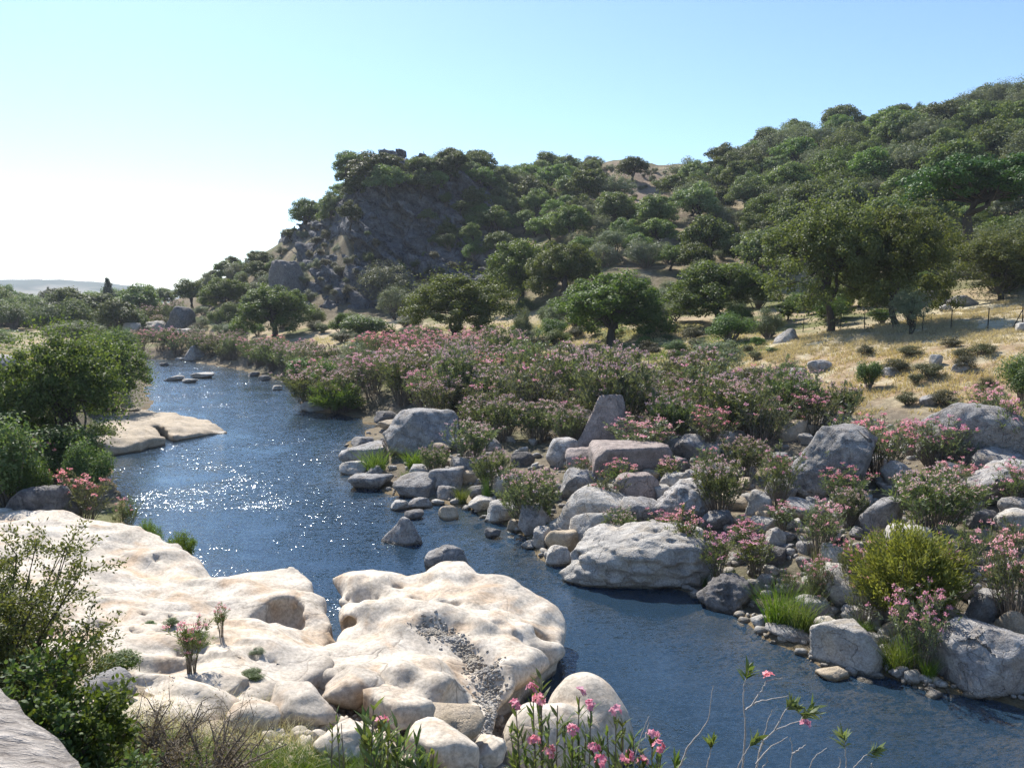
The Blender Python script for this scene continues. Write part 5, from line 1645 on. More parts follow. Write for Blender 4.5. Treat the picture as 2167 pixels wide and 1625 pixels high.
def plant(kind, loc, w, h, label, group=None, variant=None, rotz=None):
    ps = PROTO[kind]
    parts = ps[PR.integers(len(ps)) if variant is None else variant % len(ps)]
    nm = KINDNAME[kind]
    uw, uh = OLE_H.get(kind, (1.0, 1.0))
    e = obj(nm, None, loc=loc, rotz=PR.uniform(0, 6.28) if rotz is None else rotz, scale=(w / uw, w / uw, h / uh))
    e.empty_display_size = 0.2
    tag(e, label, CAT[nm], group)
    for pn, me in parts.items():
        c = obj(pn, me, e)
        if pn in ('foliage', 'flowers', 'stems', 'crown'):
            c['kind'] = 'stuff'
    PLANT_XY[len(PLANTS)] = (loc[0], loc[1], w / 2)
    PLANTS.append(1)
    return e

def plant_box(kind, box, label, group=None, variant=None, push=0.0, lift=0.0, Y=None, at=None):
    """a plant filling a photograph box, standing on the ground at the box's foot"""
    x0, y0, x1, y1 = box
    g = (at or ground)((x0 + x1) / 2, y1)
    if push:
        yy = g[1] + push
        g = np.array((ray((x0 + x1) / 2, y1)[0] * yy, yy, 0))
        g[2] = H1(g[0], g[1])
    w = pxw(x1 - x0, g[1]) * (1.12 if kind in ('oak', 'bigoak', 'hilloak', 'willow', 'olive') else 1.05)
    top = CAMH + ray(0, y0)[1] * (g[1])
    h = max(top - g[2], 0.3 * w)
    return plant(kind, (g[0], g[1], g[2] - 0.02 + lift), w, h, label, group, variant)

# ------------------------------------------------------------------ trees one can tell apart
T = plant_box
GT = 'trees of the valley floor'
T('oak', (507, 594, 655, 714), 'round green oak in front of the dark bluff left of the crag', GT, 0)
T('greenbush', (642, 634, 697, 694), 'dark rounded shrub right beside the round green oak', GT)
T('bright', (715, 649, 836, 722), 'bright green bushy tree on the sandy patch above the oleanders', GT, 0)
T('bright', (697, 652, 750, 705), 'small bright bush left of the bright green bushy tree', GT, 1)
T('olive', (764, 549, 872, 652), 'pale olive tree under the foot of the cliff', GT, 0)
T('olive', (802, 601, 872, 676), 'silvery olive tree left of the big dark oak', GT, 1)
T('bigoak', (865, 556, 1090, 744), 'big dark spreading oak behind the pinkest oleanders', GT, 0)
T('oak', (1025, 487, 1180, 648), 'broad oak behind and right of the big dark spreading oak', GT, 1)
T('oak', (1120, 492, 1256, 645), 'broad oak forming the right half of the pair on the slope', GT, 2)
T('oak', (1185, 564, 1405, 730), 'wide oak with a clear trunk beside the sandy track', GT, 0)
T('oak', (1420, 533, 1628, 690), 'dense dark oak between the track oak and the tallest trees', GT, 1)
T('bigoak', (1615, 384, 1890, 706), 'tallest leafy tree standing at the left end of the fence', GT, 1)
T('bigoak', (1790, 400, 2020, 690), 'huge dark tree right of the tallest leafy tree', GT, 0)
T('bigoak', (1995, 470, 2230, 640), 'dark shadowed tree beneath the umbrella pine', GT, 1)
T('pine', (1900, 326, 2230, 590), 'umbrella pine with a flat wide crown and bare trunk', GT)
T('olivebush', (2032, 515, 2200, 618), 'pale rounded olive thicket at the meadow top right', GT, 0)
T('olive', (1883, 605, 1960, 712), 'small pale olive tree growing on the fence line', GT, 2)
T('bright', (1835, 642, 1897, 686), 'yellow green bush left of the fence line olive', GT, 0)
T('greenbush', (1487, 650, 1600, 722), 'dark green thicket left of the tallest leafy tree foot', GT)
T('olivebush', (1590, 640, 1660, 715), 'pale thicket at the left foot of the tallest tree', GT)
T('olive', (1455, 712, 1570, 796), 'loose sparse tree on the bank above the oleander belt', GT, 0)
T('greenbush', (1120, 736, 1262, 800), 'wide low green shrub beside the sandy track', GT, 0)
T('olive', (1271, 750, 1310, 812), 'little tree with a thin trunk on the sandy track edge', GT, 1)
T('bright', (1371, 773, 1422, 820), 'small round bright bush right of the sandy track', GT, 1)
T('bright', (1810, 744, 1867, 822), 'bright green narrow bush on the dry slope', GT, 0)
T('greenbush', (2108, 716, 2230, 862), 'green bush at the right edge under the meadow', GT, 1)
T('olivebush', (1560, 788, 1660, 890), 'grey green shrub left on the slope above the boulders', GT, 1)
T('greenbush', (1640, 755, 1705, 800), 'dark low shrub in the hollow of the straw slope', GT, 2)
T('olivebush', (1085, 640, 1130, 720), 'grey green shrub right of the big dark oak trunk', GT)
T('greenbush', (1130, 660, 1200, 722), 'green thicket left of the wide track oak', GT)
T('olive', (1150, 630, 1215, 705), 'small pale tree behind the wide track oak', GT)
T('scrub', (1030, 705, 1075, 745), 'low dark bush at the right foot of the big dark oak', GT)
GLT = 'trees left of the crag'
T('oak', (428, 578, 526, 660), 'broad oak on the slope left of the round green oak', GLT, 2)
T('hilloak', (450, 548, 520, 592), 'dark oak on the skyline at the foot of the crag ridge', GLT)
T('hilloak', (285, 602, 335, 650), 'oak at the left end of the skyline row', GLT)
T('hilloak', (322, 605, 372, 650), 'oak second from the left of the skyline row', GLT)
T('hilloak', (372, 585, 440, 655), 'tall oak clump right in the skyline row', GLT)
T('greenbush', (455, 625, 520, 690), 'dark shrub below the broad slope oak', GLT)
T('olivebush', (395, 685, 440, 715), 'pale round shrub right of the dark hulking rock', GLT)
T('greenbush', (440, 640, 490, 690), 'green shrub left of the round oak on the slope', GLT)
T('greenbush', (318, 655, 350, 682), 'small round shrub above the pale far ledge', GLT)
T('greenbush', (330, 690, 368, 722), 'small yellow green shrub below the dark hulking rock', GLT)
T('conifer', (204, 586, 258, 676), 'tall dark conifer with a bare spire on the far plain', GLT, 0)
T('cypress', (97, 610, 112, 662), 'slender dark cypress on the far plain', GLT)
T('conifer', (124, 622, 148, 664), 'small pointed conifer right of the slender cypress', GLT, 1)
T('cypress', (56, 624, 82, 664), 'stout dark cypress left of the slender one', GLT)
T('cypress', (82, 634, 100, 664), 'short dark cypress between the stout and slender ones', GLT)
T('hilloak', (142, 622, 192, 668), 'dark broad tree left of the tall spired conifer', GLT)
T('hilloak', (-10, 598, 40, 664), 'tall pale green tree at the left edge of the plain', GLT)
T('hilloak', (30, 628, 60, 668), 'green tree next to the one at the left edge', GLT)
T('hilloak', (232, 614, 262, 660), 'thin tree right beside the spired conifer', GLT)
T('hilloak', (255, 632, 292, 672), 'low dark tree right of the spired conifer', GLT)
T('hilloak', (172, 640, 212, 680), 'low dark tree left foot of the spired conifer', GLT)
GH = 'oaks on the crag'
T('hilloak', (734, 318, 855, 388), 'broad flat topped oak crowning the crag', GH, 0, at=crag_point)
T('hilloak', (906, 330, 950, 372), 'oak on the crag top left of the round summit tree', GH, at=crag_point)
T('hilloak', (942, 316, 997, 366), 'round dark oak standing highest on the crag top', GH, at=crag_point)
T('hilloak', (1076, 351, 1126, 394), 'lone oak on the saddle right of the crag', GH, at=crag_point)
T('hilloak', (617, 414, 679, 490), 'oak on the left shoulder of the crag', GH, at=crag_point)
T('hilloak', (670, 397, 735, 470), 'oak on the crag shoulder right of the leftmost one', GH, at=crag_point)
T('hilloak', (715, 420, 765, 485), 'pale oak at the left rim of the cliff face', GH, at=crag_point)
T('hilloak', (595, 480, 640, 510), 'small bush like oak low on the crag ridge', GH, at=crag_point)
GS = 'oaks standing out on the hillside'
T('hilloak', (1304, 327, 1372, 385), 'oak on the summit of the bare knoll', GS)
T('hilloak', (1390, 362, 1457, 420), 'oak right below the bare knoll summit', GS)
T('hilloak', (1474, 338, 1545, 384), 'oak on the skyline dip left of the wooded hill', GS)
T('hilloak', (1255, 402, 1342, 462), 'round oak below the bare knoll', GS)
T('hilloak', (1286, 455, 1356, 525), 'oak left of two above the shaded bare bank', GS)
T('hilloak', (1350, 456, 1432, 525), 'oak right of two above the shaded bare bank', GS)
T('olive', (1256, 478, 1332, 550), 'pale grey leafed tree on the bare mid slope', GS, 0)
T('hilloak', (1850, 240, 1880, 270), 'small wind bent tree on the right skyline', GS)
T('hilloak', (1868, 223, 1912, 268), 'flat topped tree on the right skyline', GS)
T('hilloak', (1930, 214, 1958, 250), 'leaning thin tree alone on the right skyline', GS)
T('hilloak', (2146, 172, 2172, 200), 'small tree highest on the right skyline', GS)

# ------------------------------------------------------------------ the wood on the hillsides
def scatter(n, poly, smin_, smax_, mind, kinds, label, group, seed, aspect=(0.75, 0.95), avoid=(), tries=5000, at=None):
    rng = np.random.default_rng(seed)
    pp = [tuple(map(float, q)) for q in poly]
    xs, ys = [q[0] for q in pp], [q[1] for q in pp]
    done = 0
    cx, cy = rng.uniform(min(xs), max(xs), tries), rng.uniform(min(ys), max(ys), tries)
    ok = poly_sd(cx, cy, pp) < 0
    for a in avoid:
        ok &= poly_sd(cx, cy, [tuple(map(float, q)) for q in a]) > 0
    for px, py in zip(cx[ok], cy[ok]):
        if done >= n:
            break
        g = (at or ground)(px, py)
        w = rng.uniform(smin_, smax_)
        A = PLANT_XY[:len(PLANTS)]
        if len(A) and (((A[:, 0] - g[0]) ** 2 + (A[:, 1] - g[1]) ** 2) < (mind * (w / 2 + A[:, 2])) ** 2).any():
            continue
        k = kinds[rng.integers(len(kinds))]
        lb = label[k] if isinstance(label, dict) else label
        fx, fy = (px - min(xs)) / (max(xs) - min(xs)), (py - min(ys)) / (max(ys) - min(ys))
        if n > 15:
            lb += ', ' + ('upper', 'middle', 'lower')[min(2, int(fy * 3))] + ' ' + ('left', 'central', 'right')[min(2, int(fx * 3))] + ' part'
        if n > 60 and len(lb.split()) < 14:
            lb += (', smaller one' if w < (smin_ + smax_) / 2 else ', larger one')
        plant(k, (g[0], g[1], g[2] - 0.05), w, w * rng.uniform(*aspect), lb, group)
        done += 1
    return done

BARE = [(1262, 350), (1390, 356), (1465, 405), (1455, 472), (1340, 468), (1265, 410)]
BARE2 = [(1280, 520), (1400, 505), (1560, 490), (1620, 520), (1560, 560), (1400, 560), (1290, 548)]
SADDLE = [(1055, 380), (1130, 380), (1110, 430), (1070, 420)]
HO = {'greenbush': 'low green thicket filling the right hillside wood', 'hilloak': 'evergreen oak in the closed wood covering the right hillside', 'olive': 'paler grey green tree scattered through the right hillside wood'}
na = scatter(260, [(1500, 378), (1560, 350), (1700, 282), (1850, 258), (2000, 228), (2100, 200), (2190, 190), (2200, 600), (2050, 600), (1640, 560), (1560, 470)], 4.0, 9.5, 0.68, ['hilloak'] * 6 + ['olive'] * 2 + ['greenbush'], HO, 'trees of the right hillside wood', 301)
HC = {'hilloak': 'evergreen oak dotting the slope between crag and wooded hill', 'olive': 'pale tree dotting the slope between crag and wooded hill', 'olivebush': 'grey shrub dotting the slope between crag and wooded hill'}
nb = scatter(95, [(1090, 395), (1180, 380), (1260, 368), (1330, 372), (1500, 385), (1600, 440), (1640, 600), (1480, 600), (1230, 560), (1100, 500), (1060, 440)], 3.8, 8.0, 0.74, ['hilloak'] * 5 + ['olive'] * 2 + ['olivebush'], HC, 'trees of the slope between crag and hill', 302, avoid=(BARE, BARE2))
nk = scatter(22, BARE, 0.9, 2.0, 1.0, ['scrub', 'olivebush'], 'low bush on the bare brown knoll', 'bushes of the bare knoll', 313)
nb2 = scatter(26, BARE2, 2.0, 3.6, 0.9, ['olivebush', 'scrub', 'olivebush'], {'olivebush': 'grey shrub on the stony bare patch of the mid slope', 'scrub': 'dark bush on the stony bare patch of the mid slope'}, 'shrubs of the bare patch', 303)
nd = scatter(64, [(720, 400), (740, 380), (850, 378), (1000, 372), (1075, 395), (1090, 460), (1060, 560), (1010, 470), (960, 420), (760, 430)], 3.6, 7.0, 0.46, ['hilloak'], 'dark oak clinging to the top and right flank of the crag', 'oaks clinging to the crag', 304, at=crag_point)
nd2 = scatter(30, [(880, 400), (1000, 400), (1080, 430), (1080, 560), (980, 560), (900, 480)], 2.5, 5.0, 0.55, ['hilloak', 'greenbush'], 'dark tree rooted on the right half of the cliff face', 'trees rooted on the cliff face', 335, at=crag_point)
ne = scatter(40, [(560, 560), (640, 500), (740, 440), (760, 560), (740, 640), (640, 640)], 1.2, 2.8, 1.0, ['scrub', 'olivebush'], 'low bush on the rocky slope left of the cliff', 'bushes of the rocky slope', 305, at=crag_point)
ne2 = scatter(60, [(760, 480), (900, 420), (1050, 440), (1060, 580), (820, 590), (770, 560)], 1.2, 2.6, 1.0, ['scrub', 'greenbush'], 'small bush rooted in the shaded cliff face', 'bushes of the cliff face', 306, at=crag_point)
nf = scatter(48, [(740, 600), (860, 590), (1040, 580), (1250, 600), (1480, 600), (1640, 640), (1620, 710), (1450, 705), (1150, 700), (1080, 660), (900, 670), (760, 660)], 2.0, 4.6, 0.62, ['greenbush', 'olivebush', 'olive'], 'low tree or shrub filling in between the valley oaks', 'undergrowth of the valley oaks', 307)
ng = scatter(28, [(240, 690), (430, 660), (560, 650), (640, 690), (560, 725), (420, 735), (300, 735), (250, 720)], 1.5, 3.6, 0.85, ['greenbush', 'olivebush', 'scrub'], 'shrub on the rough bank beyond the river end', 'shrubs beyond the river end', 308)
nh = scatter(110, [(-60, 656), (240, 660), (310, 672), (300, 720), (200, 700), (-60, 700)], 4.0, 9.0, 0.5, ['hilloak', 'greenbush'], 'rounded green tree of the flat far left plain', 'trees of the far left plain', 309, aspect=(0.65, 0.95))
ni = scatter(40, [(430, 600), (500, 575), (560, 545), (610, 520), (640, 560), (580, 640), (440, 660)], 2.5, 5.0, 0.75, ['hilloak', 'greenbush', 'olivebush'], 'tree on the lower slope left of the dark bluff', 'trees left of the dark bluff', 310)
nj = scatter(22, [(2020, 560), (2200, 520), (2200, 610), (2060, 625)], 2.5, 4.5, 0.6, ['olivebush', 'greenbush'], 'shrub behind the upper edge of the meadow', 'shrubs at the meadow top', 311)
nj2 = scatter(14, [(1640, 660), (1830, 640), (2010, 600), (2020, 630), (1850, 672), (1700, 700)], 2.0, 4.0, 0.6, ['greenbush', 'oak'], 'dark undergrowth shrub below the tallest trees', 'undergrowth below the tallest trees', 312)

# ------------------------------------------------------------------ oleanders
O = plant_box
GO = 'oleanders among the boulders'
for kind, bx, lb in [
        ('ole_tall', (1410, 1062, 1490, 1212), 'tall thin oleander rising behind the broad pitted rock'),
        ('ole_tall', (1478, 1100, 1560, 1248), 'upright yellowish oleander left of the dark pitted boulder'),
        ('ole_tall', (1535, 1085, 1615, 1178), 'oleander with pink heads below the flat faced block'),
        ('ole_pink', (1662, 1045, 1800, 1180), 'pink flowering oleander below the huge flat topped boulder'),
        ('ole_green', (1590, 935, 1702, 1075), 'grey green oleander against the left of the huge boulder'),
        ('ole_pale', (1462, 960, 1590, 1092), 'bushy oleander left of the grey green one by the huge boulder'),
        ('ole_pink', (1770, 868, 1950, 1010), 'oleander in full pink bloom right behind the huge boulder'),
        ('ole_pink', (1900, 870, 2070, 1000), 'oleander in full pink bloom in front of the pale slab'),
        ('ole_pink', (2060, 815, 2200, 985), 'dark pink oleander at the right edge above the slab'),
        ('ole_pale', (1870, 985, 2080, 1140), 'large loose oleander between the huge and half shaded boulders'),
        ('ole_pink', (2055, 1100, 2230, 1330), 'pink oleander at the right edge behind the tamarisk'),
        ('ole_pink', (1860, 1225, 2030, 1425), 'pink oleander at the water edge in front of the tamarisk'),
        ('ole_pink', (1755, 1130, 1845, 1270), 'small dark pink oleander left of the tamarisk'),
        ('ole_pink', (1685, 1170, 1775, 1290), 'thin oleander among rushes left of the tamarisk'),
        ('ole_pale', (1040, 975, 1200, 1120), 'pinkish oleander at the bank edge above the cracked boulder'),
        ('ole_pale', (990, 940, 1090, 1050), 'pinkish oleander left of the bank edge one'),
        ('ole_green', (1235, 985, 1330, 1085), 'greenish oleander in front of the pinkish block'),
        ('ole_pale', (1150, 850, 1250, 950), 'oleander left behind the slanting slab'),
        ('ole_pink', (1265, 868, 1440, 975), 'blooming oleander right behind the pinkish block'),
        ('ole_pink', (1420, 850, 1560, 960), 'blooming oleander on the bank left of the grey green shrub'),
        ('ole_green', (1540, 820, 1680, 950), 'dark leafed oleander under the grey green slope shrub'),
        ('ole_pink', (1660, 820, 1790, 920), 'oleander above the huge flat topped boulder left side'),
        ('ole_green', (2000, 1010, 2080, 1110), 'leafy oleander touching the half shaded boulder'),
        ('ole_pale', (930, 880, 1060, 985), 'grey pink oleander right behind the largest water edge boulder'),
        ('ole_pale', (880, 935, 960, 1010), 'low oleander in front of the largest water edge boulder'),
        ('ole_green', (1930, 1150, 2070, 1300), 'dull oleander behind the right half of the tamarisk'),
        ('ole_green', (1780, 1195, 1880, 1330), 'leafy oleander under the left of the tamarisk')]:
    O(kind, bx, lb, GO, lift=0)
BELT = [(655, 868), (700, 815), (800, 790), (960, 782), (1090, 790), (1260, 822), (1420, 842), (1650, 862), (1690, 915), (1600, 950), (1420, 950), (1290, 930), (1150, 938), (1010, 930), (905, 884), (780, 875)]
n1 = scatter(95, BELT, 2.4, 4.4, 0.56, ['ole_pale'] * 7 + ['ole_pink'] + ['ole_green'] * 3, {'ole_green': 'green oleander in the dense belt along the right bank', 'ole_pale': 'faded pink oleander in the dense belt along the right bank', 'ole_pink': 'brighter pink oleander in the dense belt along the right bank'}, 'oleanders of the dense belt', 320, aspect=(0.66, 0.95))
n2 = scatter(46, [(290, 752), (420, 755), (520, 772), (640, 800), (700, 790), (640, 760), (500, 742), (330, 738)], 2.4, 3.8, 0.5, ['ole_pale', 'ole_pale', 'ole_pink', 'ole_green'], {'ole_pale': 'faded pink oleander on the far shore of the river', 'ole_pink': 'pink oleander on the far shore of the river', 'ole_green': 'green oleander on the far shore of the river'}, 'oleanders of the far shore', 321, aspect=(0.75, 0.95))
nf2 = scatter(36, [(650, 690), (760, 680), (900, 690), (1000, 700), (1180, 715), (1190, 750), (1080, 770), (960, 755), (800, 750), (680, 735)], 1.4, 3.0, 0.6, ['greenbush', 'olivebush', 'scrub'], 'low shrub on the grass behind the oleander belt', 'shrubs behind the oleander belt', 330, aspect=(0.55, 0.8))
nf3 = scatter(22, [(1180, 650), (1480, 690), (1640, 700), (1640, 760), (1480, 770), (1300, 740), (1150, 730)], 0.8, 2.0, 0.8, ['greenbush', 'scrub'], 'low bush on the grass near the sandy track', 'bushes near the sandy track', 331, aspect=(0.5, 0.75))
n3 = scatter(14, [(1440, 900), (1700, 880), (2180, 900), (2180, 1150), (1880, 1130), (1600, 1130), (1480, 1040)], 1.2, 2.2, 0.75, ['ole_pale', 'ole_pink', 'ole_green'], {'ole_pale': 'faded oleander half hidden among the upper boulders', 'ole_pink': 'pink oleander half hidden among the upper boulders', 'ole_green': 'green oleander half hidden among the upper boulders'}, 'oleanders half hidden among boulders', 322, aspect=(0.75, 1.0))
n5 = scatter(16, [(1100, 1040), (1300, 1010), (1600, 1060), (2150, 1120), (2150, 1300), (1880, 1380), (1640, 1290), (1440, 1190), (1200, 1120)], 0.6, 1.3, 0.9, ['ole_green', 'ole_pale', 'ole_tall'], 'small oleander squeezed between the lower boulders', 'small oleanders between the lower boulders', 332, aspect=(0.8, 1.1))
n4 = scatter(8, [(210, 690), (330, 668), (400, 690), (330, 700)], 2.5, 4.5, 0.6, ['ole_pale', 'ole_pink'], 'pink oleander far beyond the river end', 'oleanders beyond the river', 323)
n1b = scatter(16, [(760, 770), (900, 762), (1040, 768), (1060, 790), (900, 785), (780, 792)], 2.2, 3.2, 0.4, ['ole_pink'], 'rosy oleander along the back of the dense belt', 'oleanders at the back of the belt', 333, aspect=(0.9, 1.1))
O('ole_pink', (960, 718, 1062, 800), 'deep pink oleander standing highest at the back of the belt', 'oleanders of the dense belt')
O('ole_pink', (800, 722, 920, 812), 'rosy oleander at the back of the belt below the big dark oak', 'oleanders of the dense belt')
O('greenbush', (590, 735, 700, 832), 'dark green shrub at the shore left of the belt', 'shrubs of the right shore')
O('greenbush', (640, 745, 740, 850), 'round green shrub behind the yellow green shore shrub', 'shrubs of the right shore')
O('olivebush', (700, 715, 800, 780), 'grey green shrub behind the shore shrubs', 'shrubs of the right shore')
O('tamarisk', (650, 798, 770, 880), 'yellow green feathery shrub at the shore by the white rock', 'shrubs of the right shore', 1)
O('greenbush', (540, 700, 620, 775), 'olive green shrub among the far shore oleanders', 'shrubs of the right shore')
O('tamarisk', (1800, 1095, 2030, 1320), 'bright yellow green tamarisk among boulders near the water', None, 0)

# ------------------------------------------------------------------ sedge and grass tufts that stand alone
def tuft(kind, bx, label, group, name='grass_tuft', z=None, wide=1.0):
    x0, y0, x1, y1 = bx
    g = ground((x0 + x1) / 2, y1) if z is None else W((x0 + x1) / 2, y1, z)
    h = max(pxw(y1 - y0, g[1]), 0.15)
    w = pxw(x1 - x0, g[1]) / 1.1 * wide
    ps = TUFT[kind]
    o = obj(name, ps[PR.integers(len(ps))], loc=g, rotz=PR.uniform(0, 6.28), scale=(w, w, h))
    tag(o, label, 'grass', group)
GG = 'sedge tufts at the water edge'
for k, bx, lb in [('sedge', (1590, 1205, 1705, 1330), 'largest green sedge clump at the right bank'), ('sedge', (1640, 1230, 1740, 1345), 'sedge clump overlapping the largest one on its right'),
                  ('rush', (1680, 1140, 1770, 1275), 'tall thin rushes behind the largest sedge clump'), ('sedge', (1840, 1320, 1950, 1420), 'bright grass by the leaning white slab'),
                  ('sedge', (1560, 1220, 1600, 1260), 'small sedge right of the dark pitted boulder'), ('sedge', (755, 938, 835, 1000), 'grass tuft on the tip of the river point'),
                  ('sedge', (840, 938, 925, 990), 'yellowish tuft below the largest water edge boulder'), ('sedge', (840, 985, 880, 1025), 'bright tuft beside the smooth nosed boulder'),
                  ('sedge', (955, 1020, 1000, 1065), 'green tuft between the round and pale bank stones'), ('rush', (1060, 1015, 1110, 1090), 'thin rushes behind the pale humped boulder'),
                  ('sedge', (1152, 1098, 1190, 1130), 'vivid green tuft left of the leaning slab'), ('sedge', (1166, 1150, 1200, 1182), 'small tuft on the pale hollowed stone'),
                  ('sedge', (1475, 1205, 1505, 1240), 'bright tuft at the right end of the broad pitted rock'), ('rush', (1880, 1300, 1960, 1420), 'rushes under the water edge oleander'),
                  ('sedge', (1700, 1290, 1760, 1350), 'low sedge right of the grey rounded boulder'), ('sedge', (1940, 1380, 1990, 1440), 'sedge left of the massive dark boulder'),
                  ('rush', (1130, 1030, 1180, 1095), 'rushes above the cracked boulder'), ('rush', (1010, 1000, 1050, 1070), 'rushes above the pale rounded stone'),
                  ('sedge', (1500, 1190, 1560, 1245), 'sedge clump left above the dark pitted boulder'), ('sedge', (1790, 1300, 1850, 1345), 'grass above the leaning white slab')]:
    tuft(k, bx, lb, GG, 'sedge_tuft')

# dark cushion bushes on the dry slope
GC = 'cushion bushes on the dry slope'
for i, (bx, lb) in enumerate([((1812, 722, 1850, 752), 'dark bush just above the bright green narrow bush'), ((1898, 725, 1955, 755), 'brown cushion at the upper rim of the dry slope'),
                              ((1985, 710, 2035, 735), 'dark cushion on the rim below the fence post'), ((2050, 718, 2112, 750), 'dark cushion on the rim at right'),
                              ((2015, 730, 2062, 758), 'brown cushion below the two rim cushions'), ((1860, 750, 1925, 790), 'dark cushion in the middle of the dry slope'),
                              ((1925, 755, 1995, 800), 'largest dark cushion in the middle of the dry slope'), ((1920, 780, 1960, 815), 'brown cushion under the largest dark one'),
                              ((1895, 820, 1945, 858), 'dark cushion at the slope foot left'), ((1965, 815, 2035, 860), 'dark cushion at the slope foot right'),
                              ((2015, 745, 2070, 785), 'brown rounded cushion right on the slope'), ((1580, 735, 1612, 762), 'dark cushion at the left end of the dry slope'),
                              ((1555, 768, 1640, 805), 'long dark bush in the hollow left on the slope'), ((1720, 825, 1760, 850), 'small dark bush low on the straw slope'),
                              ((2060, 790, 2110, 830), 'brown cushion near the right edge bush'), ((1830, 690, 1850, 700), 'tiny dry bush on the meadow line')]):
    O('scrub', bx, lb, GC)

# ------------------------------------------------------------------ trees and shrubs of the left bank
GLB = 'trees of the left bank'
nlb = scatter(9, [(-40, 900), (60, 860), (200, 850), (235, 960), (225, 1050), (120, 1090), (-40, 1080)], 1.2, 2.4, 0.45, ['greenbush', 'bright'], 'dense shrub on the left bank below the large tree', 'shrubs of the left bank', 334, aspect=(0.8, 1.1))
O('willow', (20, 672, 258, 985), 'large leafy tree on the left bank nearest the river bend', GLB, 0)
O('willow', (140, 700, 315, 880), 'rounded leafy tree overhanging the river on the left', GLB, 1)
O('willow', (-120, 690, 30, 745), 'leafy tree at the left edge beyond the straw mound', GLB, 1)
O('greenbush', (40, 860, 235, 1030), 'dark dense shrub under the large left bank tree', GLB, 0)
O('greenbush', (-80, 850, 120, 1080), 'dark green shrub at the left edge above the pale ledge', GLB, 1)
O('greenbush', (130, 890, 240, 1060), 'shrub dropping to the water left of the spit', GLB, 2)
O('bright', (0, 930, 110, 1090), 'bright green shrub above the dark shaded boulder', GLB, 0)
O('ole_pink', (95, 980, 250, 1130), 'pink flowering oleander behind the pale ledge at left', GLB, 0)
O('ole_pink', (20, 920, 110, 1010), 'oleander with few pink heads left of the dark dense shrub', GLB, 1)
O('ole_pale', (220, 790, 290, 850), 'dry reddish oleander at the feet of the overhanging tree', GLB, 1)
O('ole_green', (230, 1040, 300, 1140), 'leafy oleander leaning to the water right of the pink one', GLB, 0)
O('tamarisk', (285, 1095, 345, 1175), 'thin feathery sprig on the ledge rim by the water', GLB, 1)
O('tamarisk', (345, 1120, 415, 1200), 'second feathery sprig on the ledge rim', GLB, 1)
O('willow', (100, 676, 215, 730), 'green tree behind the large left bank tree', GLB, 1)
O('willow', (215, 690, 292, 760), 'dark green tree behind the overhanging tree', GLB, 0)


# ------------------------------------------------------------------ fence along the meadow
def fence():
    posts = [(1699, 703), (1779, 699), (1829, 697), (1890, 700), (1952, 701), (2012, 698), (2090, 696), (2163, 694), (2240, 690)]
    root_p = ground(*posts[0])
    root = obj('wire_fence', None, loc=root_p)
    tag(root, 'thin wire fence with dark posts crossing the straw meadow', 'fence')
    pts = [ground(*p) for p in posts]
    pm = MB()
    pm.tube([(0, 0, -0.2), (0.01, 0, 0.6), (0, 0.01, 1.18)], [0.034, 0.032, 0.028], 7)
    pm.tube([(0, 0.01, 1.175), (0, 0.01, 1.19)], [0.028, 0.004], 7)
    pme = pm.build('post', M['post'])
    for i, q in enumerate(pts):
        o = obj('post', pme, root, loc=q - root_p, rotz=i * 1.7)
        o.rotation_euler = (0.03 * math.sin(i * 3.1), 0.05 * math.cos(i * 2.3), i)
    br = MB()
    q = pts[7] - root_p
    br.tube([q + np.array((-0.55, 0.0, -0.1)), q + np.array((-0.02, 0, 1.0))], [0.03, 0.026], 6)
    obj('brace', br.build('brace', M['post']), root)
    for z in (0.3, 0.6, 0.9, 1.1):
        mb = MB()
        for a, b in zip(pts[:-1], pts[1:]):
            t = np.linspace(0, 1, 7)[:, None]
            l = (a - root_p) * (1 - t) + (b - root_p) * t
            l[:, 2] += z - 0.05 * np.sin(t[:, 0] * math.pi)
            mb.tube(l, 0.0045, 4)
        obj('wire', mb.build('wire', M['wire']), root)
fence()
def track_fence():
    posts = [(1216, 782), (1297, 800), (1338, 806), (1371, 790)]
    root_p = ground(*posts[0])
    root = obj('wire_fence', None, loc=root_p)
    tag(root, 'few thin leaning posts of an old fence by the sandy track', 'fence')
    pm = MB()
    pm.tube([(0, 0, -0.2), (0.02, 0, 0.6), (0.05, 0.01, 1.15)], [0.03, 0.028, 0.024], 6)
    me = pm.build('post', M['stem'])
    for i, p in enumerate(posts):
        obj('post', me, root, loc=ground(*p) - root_p, rotz=i * 2.0)
track_fence()

# ------------------------------------------------------------------ grass that nobody could count
def grass_field(name, label, mat, n, poly, hgt, wid, seed, bend=0.6, dens=None, z=None):
    rng = np.random.default_rng(seed)
    pp = [tuple(ground(*q)[:2]) for q in poly]
    xs, ys = [q[0] for q in pp], [q[1] for q in pp]
    x = rng.uniform(min(xs), max(xs), n * 5)
    y = rng.uniform(min(ys), max(ys), n * 5)
    k = poly_sd(x, y, pp) < 0
    x, y = x[k], y[k]
    d = fbm(x * 0.7, y * 0.7, 0, 3, seed) + 0.5 * fbm(x * 2.5, y * 2.5, 0, 2, seed + 1)
    k = rng.random(len(x)) < sstep(-0.35, 0.35, d)
    x, y = x[k][:n], y[k][:n]
    P0 = np.stack([x, y, H(x, y) - 0.01], 1)
    mb = MB()
    blades(mb, rng, P0, hgt, wid, bend, 2, 0.5)
    tag(obj(name, mb.build(name, M[mat], False)), label, 'grass', kind='stuff')
SLOPE = [(1450, 760), (1600, 735), (1700, 712), (1830, 695), (2000, 660), (2167, 635), (2260, 640), (2260, 728), (2000, 735), (1800, 742), (1640, 770), (1500, 790)]
